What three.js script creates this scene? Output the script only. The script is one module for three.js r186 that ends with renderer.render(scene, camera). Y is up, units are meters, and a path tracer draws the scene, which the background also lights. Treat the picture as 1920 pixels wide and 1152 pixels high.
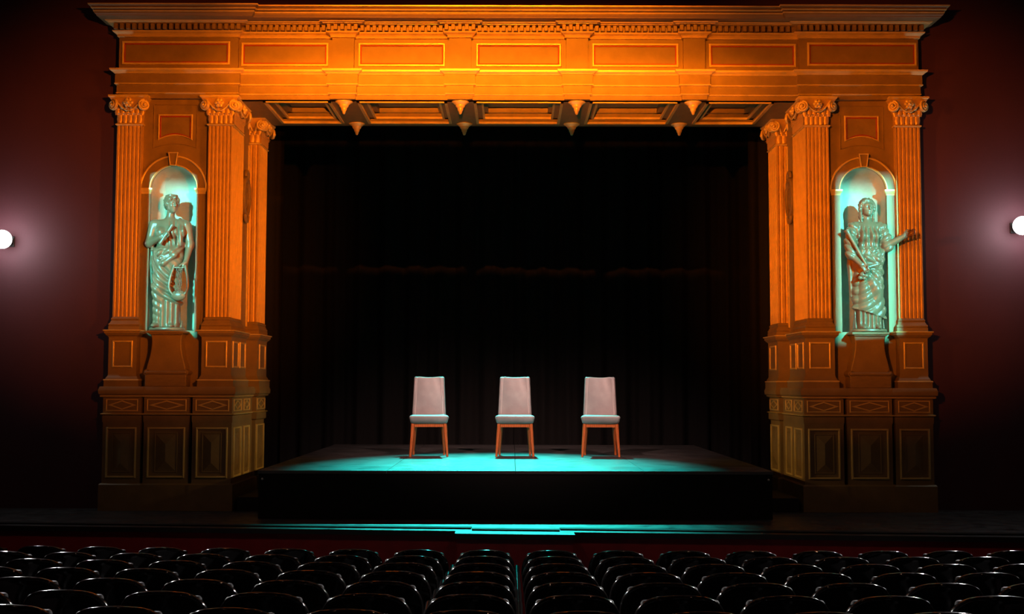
import * as THREE from 'three';
import { mergeGeometries, mergeVertices, toCreasedNormals } from 'three/addons/utils/BufferGeometryUtils.js';
import { RoundedBoxGeometry } from 'three/addons/geometries/RoundedBoxGeometry.js';
import { ImprovedNoise } from 'three/addons/math/ImprovedNoise.js';

// ------------------------------------------------------------------ camera, exposure
const scene = new THREE.Scene();
scene.background = new THREE.Color(0x000000);
const camera = new THREE.PerspectiveCamera(2 * Math.atan(576 / 2200) * 180 / Math.PI, 1920 / 1152, 0.1, 100);
camera.position.set(0, 1.4, 0);
camera.rotation.order = 'YXZ';
camera.rotation.set(Math.atan(146 / 2200), 0, 0.0022);
const renderer = new THREE.WebGLRenderer({ antialias: true });
renderer.toneMapping = THREE.LinearToneMapping;
renderer.toneMappingExposure = 1.0;
renderer.shadowMap.enabled = true;

// ------------------------------------------------------------------ light values (fixtures are built further down, around each light)
const AMBER = [1, 0.215, 0.005], CYAN = [0.03, 0.92, 0.80], TEAL = [0.11, 0.90, 0.84], ROSE = [1, 0.57, 0.48], WHITE = [1, 0.92, 0.85], STRAW = [1, 0.56, 0.16];
const LIGHTS = {
  // from, towards, colour, candela, half angle in degrees, penumbra
  amberCentre: { from: [-0.5, 7.2, -3.4], to: [-0.4, 4.75, -13.2], color: AMBER, cd: 900, angle: 19, pen: 1, size: 0.3 },
  amberLow: { from: [-0.2, 2.7, -2.6], to: [-0.3, 4.9, -13.6], color: AMBER, cd: 950, angle: 19, pen: 1, size: 0.35 },
  amberLeft: { from: [-1.9, 3.9, -3.0], to: [3.75, 3.55, -13.4], color: AMBER, cd: 310, angle: 14, pen: 1, size: 2 },
  amberRight: { from: [1.9, 3.9, -3.0], to: [-3.65, 3.55, -13.4], color: AMBER, cd: 310, angle: 14, pen: 1, size: 2 },
  amberCrossLeft: { from: [-6.4, 3.9, -7.0], to: [3.3, 3.5, -13.8], color: AMBER, cd: 235, angle: 12, pen: 1, size: 2 },
  amberCrossRight: { from: [6.4, 3.9, -7.0], to: [-3.2, 3.5, -13.8], color: AMBER, cd: 235, angle: 12, pen: 1, size: 2 },
  cyanBack: { from: [-0.2, 6.3, -17.9], to: [-0.12, 0.4, -13.3], color: CYAN, cd: 1350, angle: 18, pen: 1, size: 2 },
  statueLeft: { from: [-5.45, 4.35, -6.2], to: [-3.84, 2.9, -13.4], color: TEAL, cd: 640, angle: 8.5, pen: 0.25, size: 0.1 },
  statueRight: { from: [5.75, 4.35, -6.2], to: [4.0, 2.88, -13.4], color: TEAL, cd: 800, angle: 8.5, pen: 0.25, size: 0.17 },
  roseLeft: { from: [-3.2, 7.1, -7.2], to: [0.05, 0.95, -14.9], color: ROSE, cd: 225, angle: 15, pen: 0.9, size: 3 },
  roseRight: { from: [3.3, 7.1, -7.2], to: [0.05, 0.95, -14.9], color: ROSE, cd: 225, angle: 15, pen: 0.9, size: 3 },
  strawLeft: { from: [-6.6, 3.4, -10.6], to: [3.1, 0.7, -13.9], color: STRAW, cd: 85, angle: 6.5, pen: 1, size: 2 },
  strawRight: { from: [6.6, 3.4, -10.6], to: [-3.0, 0.7, -13.9], color: STRAW, cd: 85, angle: 6.5, pen: 1, size: 2 },
};
const WALL_LAMP = { cd: 1.5, beam: 330, glow: 12 }, HOUSE = { cd: 7 };

// ------------------------------------------------------------------ helpers
const XC = 0.07;                                                   // middle of the proscenium
const rnd = ((s) => () => { s = (s * 1664525 + 1013904223) >>> 0; return s / 4294967296; })(7);
const noise = new ImprovedNoise();
const taken = new Map();
function numbered(n) { const k = taken.get(n) || 0; taken.set(n, k + 1); return k ? n + '_' + String(k).padStart(3, '0') : n; }
function boxUV(g) {
  const p = g.attributes.position, n = g.attributes.normal, uv = new Float32Array(p.count * 2);
  for (let i = 0; i < p.count; i++) {
    const x = p.getX(i), y = p.getY(i), z = p.getZ(i), ax = Math.abs(n.getX(i)), ay = Math.abs(n.getY(i)), az = Math.abs(n.getZ(i));
    if (az >= ax && az >= ay) { uv[2 * i] = x; uv[2 * i + 1] = y; } else if (ax >= ay) { uv[2 * i] = z; uv[2 * i + 1] = y; } else { uv[2 * i] = x; uv[2 * i + 1] = z; }
  }
  g.setAttribute('uv', new THREE.BufferAttribute(uv, 2));
  return g;
}
function clean(g) {
  if (g.index) g = g.toNonIndexed();
  for (const k of Object.keys(g.attributes)) if (k !== 'position' && k !== 'normal') g.deleteAttribute(k);
  if (!g.attributes.normal) g.computeVertexNormals();
  return g;
}
function joined(gs) { gs = (Array.isArray(gs) ? gs : [gs]).map(clean); return boxUV(gs.length > 1 ? mergeGeometries(gs) : gs[0]); }
function obj(name, gs, mat, parent = scene) {
  const m = new THREE.Mesh(gs.isBufferGeometry && gs.attributes.uv && !gs.userData.raw ? gs : joined(gs), mat);
  m.name = parent === scene ? numbered(name) : name; m.castShadow = m.receiveShadow = true; parent.add(m);
  return m;
}
function tag(o, label, category, group) { o.userData.label = label; o.userData.category = category; if (group) o.userData.group = group; return o; }
function thing(name, label, category, at = [0, 0, 0], group) { const o = new THREE.Group(); o.name = numbered(name); o.position.set(...at); scene.add(o); return tag(o, label, category, group); }
function part(name, parent, at = [0, 0, 0], ry = 0) { const o = new THREE.Group(); o.name = name; o.position.set(...at); o.rotation.y = ry; parent.add(o); return o; }
function struct(name, gs, mat, label) { const o = obj(name, gs, mat); o.userData.kind = 'structure'; if (label) { o.userData.label = label; o.userData.category = name.split('_')[0]; } return o; }
const bx = (x0, x1, y0, y1, z0, z1) => { const g = new THREE.BoxGeometry(Math.abs(x1 - x0), Math.abs(y1 - y0), Math.abs(z1 - z0)); g.translate((x0 + x1) / 2, (y0 + y1) / 2, (z0 + z1) / 2); return g; };
const rbx = (w, h, d, r, x, y, z) => { const g = new RoundedBoxGeometry(w, h, d, 3, r); g.translate(x, y, z); return g; };
// a profile of [out, y] carried along a plan of [x, z] with mitred corners; left to right faces the audience
function sweep(path, profile, caps = true) {
  const dirs = [], pts = [], P = path.length, N = profile.length;
  for (let i = 0; i < P - 1; i++) { const dx = path[i + 1][0] - path[i][0], dz = path[i + 1][1] - path[i][1], l = Math.hypot(dx, dz); dirs.push([-dz / l, dx / l]); }
  for (let i = 0; i < P; i++) {
    const a = dirs[Math.max(0, i - 1)], b = dirs[Math.min(P - 2, i)], k = 1 + a[0] * b[0] + a[1] * b[1];
    pts.push(profile.map(([o, y]) => [path[i][0] + o * (a[0] + b[0]) / k, y, path[i][1] + o * (a[1] + b[1]) / k]));
  }
  const v = [], q = (a, b, c, d) => v.push(...a, ...b, ...c, ...a, ...c, ...d);
  for (let i = 0; i < P - 1; i++) for (let j = 0; j < N - 1; j++) q(pts[i][j], pts[i + 1][j], pts[i + 1][j + 1], pts[i][j + 1]);
  if (caps) {
    const tri = THREE.ShapeUtils.triangulateShape(profile.map(([o, y]) => new THREE.Vector2(o, y)), []);
    for (const [a, b, c] of tri) { v.push(...pts[0][a], ...pts[0][c], ...pts[0][b]); v.push(...pts[P - 1][a], ...pts[P - 1][b], ...pts[P - 1][c]); }
    for (const i of [0]) void i;
  }
  const g = new THREE.BufferGeometry(); g.setAttribute('position', new THREE.Float32BufferAttribute(v, 3));
  return toCreasedNormals(g, 0.55);
}
const cyma = (o0, y0, o1, y1, n = 6) => Array.from({ length: n + 1 }, (_, i) => { const t = i / n; return [o0 + (o1 - o0) * (t - Math.sin(2 * Math.PI * t) / (2 * Math.PI) * 0.9), y0 + (y1 - y0) * t]; });
const torus = (o, y0, y1, bulge, n = 6) => Array.from({ length: n + 1 }, (_, i) => { const a = Math.PI * i / n; return [o + bulge * Math.sin(a), y0 + (y1 - y0) * (1 - Math.cos(a)) / 2]; });
const closed = (back, pts) => [[back, pts[0][1]], ...pts, [back, pts[pts.length - 1][1]]];
function extrude(shape, depth, bevel = 0, seg = 1, curve = 12) {
  const g = new THREE.ExtrudeGeometry(shape, { depth: depth - bevel, bevelEnabled: bevel > 0, bevelThickness: bevel, bevelSize: bevel, bevelOffset: -bevel, bevelSegments: seg, curveSegments: curve });
  return g;
}
function poly(pts) { const s = new THREE.Shape(); pts.forEach(([x, y], i) => (i ? s.lineTo(x, y) : s.moveTo(x, y))); s.closePath(); return s; }
const rect = (w, h) => poly([[-w / 2, -h / 2], [w / 2, -h / 2], [w / 2, h / 2], [-w / 2, h / 2]]);
function frameGeo(w, h, bar, depth) { const s = rect(w, h); s.holes.push(new THREE.Path(rect(w - 2 * bar, h - 2 * bar).getPoints().reverse())); return extrude(s, depth, Math.min(bar, depth) * 0.42, 2); }
function diamondGeo(w, h, bar, depth) {
  const d = (k) => poly([[-w / 2 + k * w / h * 1.1, 0], [0, -h / 2 + k], [w / 2 - k * w / h * 1.1, 0], [0, h / 2 - k]]);
  const s = d(0); s.holes.push(new THREE.Path(d(bar).getPoints().reverse())); return extrude(s, depth, depth * 0.3, 1);
}
function hippedGeo(w, h, d) {                                      // raised field that slopes to a ridge
  const k = h / 2 - w / 2, a = [-w / 2, -h / 2, 0], b = [w / 2, -h / 2, 0], c = [w / 2, h / 2, 0], e = [-w / 2, h / 2, 0], t = [0, k, d], u = [0, -k, d];
  const g = new THREE.BufferGeometry(); g.setAttribute('position', new THREE.Float32BufferAttribute([a, b, u, b, c, t, b, t, u, c, e, t, e, a, u, e, u, t].flat(), 3)); g.computeVertexNormals(); return g;
}
function tube(pts, r, n = 24, rs = 8) { return new THREE.TubeGeometry(new THREE.CatmullRomCurve3(pts.map((p) => new THREE.Vector3(...p))), n, r, rs, false); }
function rod(a, b, ra, rb, n = 12) {                              // tapered round bar between two points
  const A = new THREE.Vector3(...a), B = new THREE.Vector3(...b), g = new THREE.CylinderGeometry(rb, ra, A.distanceTo(B), n);
  g.applyQuaternion(new THREE.Quaternion().setFromUnitVectors(new THREE.Vector3(0, 1, 0), B.clone().sub(A).normalize())); g.translate((A.x + B.x) / 2, (A.y + B.y) / 2, (A.z + B.z) / 2); return g;
}
const lathe = (pts, n = 24) => new THREE.LatheGeometry(pts.map(([x, y]) => new THREE.Vector2(x, y)), n);
function ringGeo(outer, inner, depth) {                            // raised band between two outlines of equal length
  const v = [], n = outer.length, q = (a, b, c, d) => v.push(...a, ...b, ...c, ...a, ...c, ...d), mid = (a, b, t) => [a[0] + (b[0] - a[0]) * t, a[1] + (b[1] - a[1]) * t];
  const rails = [[0, 0], [0.12, depth * 0.7], [0.35, depth], [0.65, depth], [0.88, depth * 0.7], [1, 0]].map(([t, z]) => outer.map((o, i) => [...mid(o, inner[i], t), z]));
  for (let r = 0; r < 5; r++) for (let i = 0; i < n; i++) { const j = (i + 1) % n; q(rails[r][i], rails[r][j], rails[r + 1][j], rails[r + 1][i]); }
  const g = new THREE.BufferGeometry(); g.setAttribute('position', new THREE.Float32BufferAttribute(v, 3)); g.computeVertexNormals(); return g;
}
const moved = (g, x, y, z, ry = 0) => { g = g.clone(); if (ry) g.rotateY(ry); g.translate(x, y, z); return g; };

// ------------------------------------------------------------------ materials
function noiseMap(size, fn, repeat, srgb = true) {
  const d = new Uint8Array(size * size * 4);
  for (let y = 0; y < size; y++) for (let x = 0; x < size; x++) { const c = fn(x / size, y / size), i = 4 * (y * size + x); d[i] = c[0]; d[i + 1] = c[1]; d[i + 2] = c[2]; d[i + 3] = 255; }
  const t = new THREE.DataTexture(d, size, size); t.wrapS = t.wrapT = THREE.RepeatWrapping; t.magFilter = THREE.LinearFilter; t.minFilter = THREE.LinearMipmapLinearFilter; t.generateMipmaps = true;
  t.repeat.set(repeat, repeat); if (srgb) t.colorSpace = THREE.SRGBColorSpace; t.needsUpdate = true; return t;
}
const fbm = (u, v, f, oct = 4) => { let s = 0, a = 0.5; for (let o = 0; o < oct; o++) { const F = f << o, w = (x, y) => noise.noise(x * F, y * F, o * 7.3); const m = (x, y) => w(x, y) * (1 - u) * (1 - v) + w(x - 1, y) * u * (1 - v) + w(x, y - 1) * (1 - u) * v + w(x - 1, y - 1) * u * v; s += a * m(u, v); a *= 0.55; } return s; };
const tint = (k, spread, f, stretch) => (u, v) => { const n = fbm(u, v, f) * spread + (rnd() - 0.5) * spread * 0.25; const c = Math.max(0, Math.min(255, k * (1 + n))); return [c, c, c]; };
const bumpTex = noiseMap(512, (u, v) => { const c = 128 + 120 * fbm(u, v, 10, 4) + (rnd() - 0.5) * 26; return [c, c, c]; }, 1.3, false);
const paintTex = noiseMap(512, tint(232, 0.22, 6), 0.9);
const floorTex = noiseMap(512, tint(205, 0.55, 8), 0.45);
const floorRough = noiseMap(512, (u, v) => { const c = 150 + 150 * fbm(u, v, 9, 4); return [c, c, c]; }, 0.6, false);
const clothTex = noiseMap(256, tint(215, 0.5, 16), 1.4);
const grainTex = noiseMap(256, (u, v) => { const n = fbm(u, v * 0.12, 20, 3) * 0.5 + Math.sin(u * 60 + 5 * fbm(u, v, 3)) * 0.08; return [236 * (1 + n), 226 * (1 + n), 214 * (1 + n)].map((c) => Math.max(0, Math.min(255, c))); }, 4);
const lin = (r, g, b) => new THREE.Color().setRGB(r, g, b);
const mat = (o) => new THREE.MeshStandardMaterial({ side: THREE.DoubleSide, ...o });
const M = {
  ochre: mat({ name: 'ochre paint', color: lin(0.30, 0.205, 0.09), map: paintTex, bumpMap: bumpTex, bumpScale: 0.0012, roughness: 0.52 }),
  niche: mat({ name: 'niche plaster', color: lin(0.58, 0.52, 0.42), map: paintTex, bumpMap: bumpTex, bumpScale: 0.006, roughness: 0.7 }),
  gilt: mat({ name: 'gilding', color: lin(0.93, 0.70, 0.28), map: paintTex, bumpMap: bumpTex, bumpScale: 0.0016, roughness: 0.36, metalness: 0.25 }),
  bole: mat({ name: 'red bole line', color: lin(0.42, 0.045, 0.012), map: paintTex, roughness: 0.6 }),
  carved: mat({ name: 'carved gilding', color: lin(0.72, 0.46, 0.17), map: paintTex, roughness: 0.38, metalness: 0.2 }),
  bronze: mat({ name: 'brown glazed plaster', color: lin(0.23, 0.118, 0.07), map: paintTex, bumpMap: bumpTex, bumpScale: 0.0015, roughness: 0.3 }),
  maroon: mat({ name: 'maroon wall paint', color: lin(0.07, 0.014, 0.021), map: paintTex, bumpMap: bumpTex, bumpScale: 0.002, roughness: 0.8 }),
  apronRed: mat({ name: 'dark red stage front', color: lin(0.5, 0.018, 0.034), map: paintTex, roughness: 0.75 }),
  stage: mat({ name: 'scuffed black stage floor', color: lin(0.036, 0.031, 0.03), map: floorTex, roughnessMap: floorRough, roughness: 0.75 }),
  deck: mat({ name: 'charcoal platform paint', color: lin(0.10, 0.10, 0.104), map: floorTex, roughnessMap: floorRough, roughness: 0.75 }),
  black: mat({ name: 'black masking cloth', color: lin(0.004, 0.004, 0.005), map: clothTex, roughness: 0.95 }),
  velvet: mat({ name: 'black velvet', color: lin(0.0045, 0.0036, 0.004), map: clothTex, roughness: 0.95 }),
  blackPaint: mat({ name: 'black paint', color: lin(0.012, 0.012, 0.014), roughness: 0.6 }),
  house: mat({ name: 'dark carpet', color: lin(0.02, 0.006, 0.008), map: clothTex, roughness: 1 }),
  vinyl: new THREE.MeshPhysicalMaterial({ name: 'grey vinyl', side: THREE.DoubleSide, color: lin(0.40, 0.36, 0.37), map: paintTex, bumpMap: bumpTex, bumpScale: 0.0006, roughness: 0.42, clearcoat: 0.25, clearcoatRoughness: 0.35 }),
  piping: mat({ name: 'vinyl piping', color: lin(0.55, 0.5, 0.5), roughness: 0.4 }),
  teak: mat({ name: 'orange brown wood', color: lin(0.52, 0.135, 0.03), map: grainTex, roughness: 0.4 }),
  seat: new THREE.MeshPhysicalMaterial({ name: 'glossy black seat shell', side: THREE.DoubleSide, color: lin(0.006, 0.005, 0.005), roughness: 0.1 }),
  seatCloth: mat({ name: 'black seat upholstery', color: lin(0.008, 0.006, 0.007), roughness: 0.8 }),
  metal: mat({ name: 'black painted metal', color: lin(0.015, 0.015, 0.016), roughness: 0.4, metalness: 0.5 }),
};
const lensMat = (c, k) => mat({ name: 'glowing lens', color: lin(0, 0, 0), emissive: lin(...c), emissiveIntensity: k, roughness: 0.3 });

// ------------------------------------------------------------------ the room
const APRON = (x) => -11.43 + 0.075 * x;                     // the stage edge runs slightly askew: further off on the left
const FLOOR_Y = (z) => -0.826 + 0.075 * (z + 10);
{
  const px = [-8, 8];
  // stage floor with a middle bay that comes a little further forward, over a second ledge just below
  const ledge = (front, y0, y1, x0, x1, bay) => {
    const s = poly([[-8, 16.0], [8, 16.0], [8, -(APRON(8) + front)], [x1, -(APRON(x1) + front)], [x1, -(APRON(x1) + front + bay)], [x0, -(APRON(x0) + front + bay)], [x0, -(APRON(x0) + front)], [-8, -(APRON(-8) + front)]]);
    const g = new THREE.ExtrudeGeometry(s, { depth: y1 - y0, bevelEnabled: false }); g.rotateX(-Math.PI / 2); g.translate(0, y0, 0); return g;
  };
  struct('floor_stage', ledge(-0.24, -0.03, 0, -0.39, 0.47, 0.1), M.stage, 'dark scuffed stage floor with a stepped front edge');
  struct('trim_1', ledge(0, -0.06, -0.012, -0.54, 0.6, 0.2), M.stage, 'thin lower ledge along the stage edge');
  struct('trim_2', [0, 1, 2].map((i) => { const X = [[-8, -0.395], [-0.385, 0.465], [0.475, 8]][i], f = i === 1 ? -0.14 : -0.24, q = (x, e) => [x, -(APRON(x) + f + e)]; const g = new THREE.ExtrudeGeometry(poly([q(X[0], -0.005), q(X[1], -0.005), q(X[1], 0.11), q(X[0], 0.11)]), { depth: 0.014, bevelEnabled: false }); g.rotateX(-Math.PI / 2); g.translate(0, -0.012, 0); return g; }), M.black, 'black nosing strip along the stage edge');
  const wallShape = poly([[-8, 13], [8, 13], [8, -APRON(8) + 0.05], [0.58, -APRON(0.58) + 0.05], [0.58, -APRON(0.58) - 0.16], [-0.52, -APRON(-0.52) - 0.16], [-0.52, -APRON(-0.52) + 0.05], [-8, -APRON(-8) + 0.05]]);
  const wg = new THREE.ExtrudeGeometry(wallShape, { depth: 1.1, bevelEnabled: false }); wg.rotateX(-Math.PI / 2); wg.translate(0, -1.16, 0);
  struct('wall_stage_front', wg, M.apronRed, 'dark red boarded wall below the stage edge');
  struct('floor_stage_house', bx(-8, 8, -0.2, -0.001, -20, -16), M.stage, 'black floor of the rear stage');
  const hf = new THREE.BufferGeometry();
  const zs = [-12.6, 5], c = (x, z, y) => [x, FLOOR_Y(z) + y, z];
  const A = c(-8, zs[0], 0), B = c(8, zs[0], 0), C = c(8, zs[1], 0), D = c(-8, zs[1], 0), a = c(-8, zs[0], -.2), b = c(8, zs[0], -.2), cc = c(8, zs[1], -.2), d = c(-8, zs[1], -.2);
  const q = (p, r, s, t) => [...p, ...r, ...s, ...p, ...s, ...t];
  hf.setAttribute('position', new THREE.Float32BufferAttribute([...q(A, D, C, B), ...q(a, b, cc, d), ...q(A, B, b, a), ...q(D, d, cc, C)], 3)); hf.computeVertexNormals();
  struct('floor_auditorium', hf, M.house, 'dark sloping auditorium floor under the seats');
  // wall in the plane of the proscenium
  struct('wall_left', bx(-8, XC - 4.5, 0, 5.4, -13.55, -13.33), M.maroon, 'dark maroon wall left of the proscenium');
  struct('wall_right', bx(XC + 4.5, 8, 0, 5.4, -13.55, -13.33), M.maroon, 'dark maroon wall right of the proscenium');
  struct('wall_above', bx(-8, 8, 5.4, 7.8, -13.55, -13.33), M.maroon, 'dark maroon wall above the cornice');
  struct('wall_side_left', bx(-8.2, -8, -1.6, 9.4, -20, 5), M.maroon);
  struct('wall_side_right', bx(8, 8.2, -1.6, 9.4, -20, 5), M.maroon);
  struct('wall_rear', bx(-8.2, 8.2, -1.6, 8, 5, 5.2), M.maroon);
  struct('ceiling', bx(-8.2, 8.2, 7.8, 8, -13.55, 5.2), M.maroon);
  struct('wall_stage_rear', bx(-8.2, 8.2, -0.2, 9.4, -20.2, -20), M.black);
  struct('ceiling_stage', bx(-8.2, 8.2, 9.4, 9.6, -20.2, -13.33), M.black);
  struct('wall_gridiron', bx(-8.2, 8.2, 7.8, 9.4, -13.55, -13.33), M.black);
}

// ------------------------------------------------------------------ proscenium piers
function fluted(w, d, h, flutes, side) {                          // plan outline with round grooves in the front face (and one side face), drawn upward
  const s = new THREE.Shape(), pitch = w / (flutes + 0.25), r = pitch * 0.3;
  s.moveTo(-w / 2, -d); s.lineTo(-w / 2, 0);
  for (let i = 0; i < flutes; i++) { const c = -w / 2 + (i + 0.625) * pitch; s.lineTo(c - r, 0); s.absarc(c, 0, r, Math.PI, 2 * Math.PI, false); }
  s.lineTo(w / 2, 0);
  if (side) { const n = Math.max(2, Math.round(d / pitch * 0.9)), p2 = d / (n + 0.25); for (let i = 0; i < n; i++) { const c = -(i + 0.625) * p2; s.lineTo(w / 2, c + r); s.absarc(w / 2, c, r, Math.PI / 2, Math.PI * 1.5, false); } }
  s.lineTo(w / 2, -d); s.closePath();
  const g = new THREE.ExtrudeGeometry(s, { depth: h, bevelEnabled: false, curveSegments: 5 }); g.rotateX(-Math.PI / 2); g.scale(1, 1, -1);
  const p = g.attributes.position; for (let i = 0; i < p.count; i += 3) { const t = [0, 1, 2].map((k) => [p.getX(i + k), p.getY(i + k), p.getZ(i + k)]); [t[0], t[2], t[1]].forEach((v, k) => p.setXYZ(i + k, ...v)); }
  return toCreasedNormals(g, 0.5);
}
function leafGeo(w, h, lip) {                                     // upright acanthus leaf with a lobed edge and curled tip
  const nu = 6, nv = 8, v = [], idx = [];
  for (let j = 0; j <= nv; j++) for (let i = 0; i <= nu; i++) {
    const t = j / nv, u = i / nu * 2 - 1, wd = w / 2 * Math.sin(Math.PI * (0.18 + 0.78 * t)) ** 0.6 * (1 + 0.14 * Math.cos(t * 19));
    const curl = t > 0.68 ? (t - 0.68) / 0.32 : 0;
    v.push(u * wd, h * (t - 0.16 * curl * curl), 0.006 + 0.1 * lip * t + lip * curl * curl + 0.16 * w * (1 - u * u) - 0.05 * w * Math.abs(u) * Math.cos(t * 19));
  }
  for (let j = 0; j < nv; j++) for (let i = 0; i < nu; i++) { const a = j * (nu + 1) + i, b = a + 1, c = a + nu + 1, d = c + 1; idx.push(a, b, d, a, d, c); }
  const g = new THREE.BufferGeometry(); g.setAttribute('position', new THREE.Float32BufferAttribute(v, 3)); g.setIndex(idx); g.computeVertexNormals(); return joined(g);
}
function voluteGeo(r, hand) {                                     // spiral scroll, hand = -1 curls out to the left
  const pts = []; for (let i = 0; i <= 36; i++) { const t = i / 36, a = t * Math.PI * 4.2 + Math.PI / 2, R = r * (1 - 0.84 * t); pts.push([hand * -Math.cos(a) * R * -1, Math.sin(a) * R, 0.012 + 0.022 * t]); }
  const band = tube(pts, r * 0.16, 54, 6), eye = new THREE.SphereGeometry(r * 0.26, 10, 8); eye.translate(0, 0, 0.034);
  const disc = new THREE.CylinderGeometry(r * 0.98, r * 1.02, 0.02, 20); disc.rotateX(Math.PI / 2); disc.translate(0, 0, 0.004);
  return joined([band, eye, disc]);
}
const LEAF = leafGeo(0.062, 0.13, 0.03), LEAF2 = leafGeo(0.05, 0.1, 0.035), VOL = { '-1': voluteGeo(0.062, -1), 1: voluteGeo(0.062, 1) };
const ROSETTE = joined([...Array.from({ length: 6 }, (_, i) => { const a = i * Math.PI / 3, g = new THREE.SphereGeometry(0.024, 8, 6); g.scale(1, 1, 0.7); g.translate(Math.cos(a) * 0.034, Math.sin(a) * 0.034, 0); return g; }), moved(new THREE.SphereGeometry(0.022, 8, 6), 0, 0, 0.014)]);
function capitalFace(pier, x, y, z, w, ry, vols = [-1, 1]) {       // y = bottom of the astragal; the face is w wide where the bell starts
  const c = part('capital', pier, [x, y, z], ry);
  obj('astragal', [sweep([[-w / 2 - 0.004, -0.06], [-w / 2 - 0.004, 0], [w / 2 + 0.004, 0], [w / 2 + 0.004, -0.06]], closed(-0.02, torus(0, 0, 0.024, 0.016)))], M.gilt, c);
  obj('bell', [sweep([[-w / 2, -0.1], [-w / 2, 0], [w / 2, 0], [w / 2, -0.1]], closed(-0.05, [[0, 0.024], [0.004, 0.14], [0.03, 0.24], [0.07, 0.30]]))], M.carved, c);
  const n = Math.max(2, Math.round(w / 0.056));
  for (let i = 0; i < n; i++) { const l = obj('acanthus_leaf', LEAF, M.carved, c); l.position.set(-w / 2 + w * (i + 0.5) / n, 0.026, 0); }
  for (let i = 0; i <= n; i++) { const l = obj('acanthus_leaf', LEAF2, M.carved, c); l.position.set(-w / 2 + w * i / n, 0.115, 0.008); }
  for (const s of vols) {
    const v = obj('volute', VOL[s], M.gilt, c); v.position.set(s * (w / 2 + 0.03), 0.225, 0.05); v.rotation.y = s * 0.55;
    obj('scroll_stem', tube([[s * 0.02, 0.16, 0.045], [s * w * 0.28, 0.2, 0.06], [s * (w / 2 + 0.01), 0.285, 0.06]], 0.011, 12, 6), M.gilt, c);
  }
  if (w > 0.15) { const r = obj('rosette', ROSETTE, M.gilt, c); r.position.set(0, 0.25, 0.07); const t = obj('tendril', tube([[-0.075, 0.2, 0.05], [-0.03, 0.165, 0.066], [0.03, 0.165, 0.066], [0.075, 0.2, 0.05]], 0.009, 14, 6), M.gilt, c); void t; }
  obj('abacus', [sweep([[-w / 2 - 0.075, -0.12], [-w / 2 - 0.075, 0.07], [w / 2 + 0.075, 0.07], [w / 2 + 0.075, -0.12]], closed(-0.05, [...cyma(-0.012, 0.295, 0.012, 0.322, 4), [0.012, 0.337]]))], M.gilt, c);
  return c;
}
const archPath = (r, y0, ys, x = 0) => { const s = new THREE.Path(); s.moveTo(x - r, y0); s.lineTo(x + r, y0); s.lineTo(x + r, ys); s.absarc(x, ys, r, 0, Math.PI, false); s.lineTo(x - r, y0); return s; };
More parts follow.
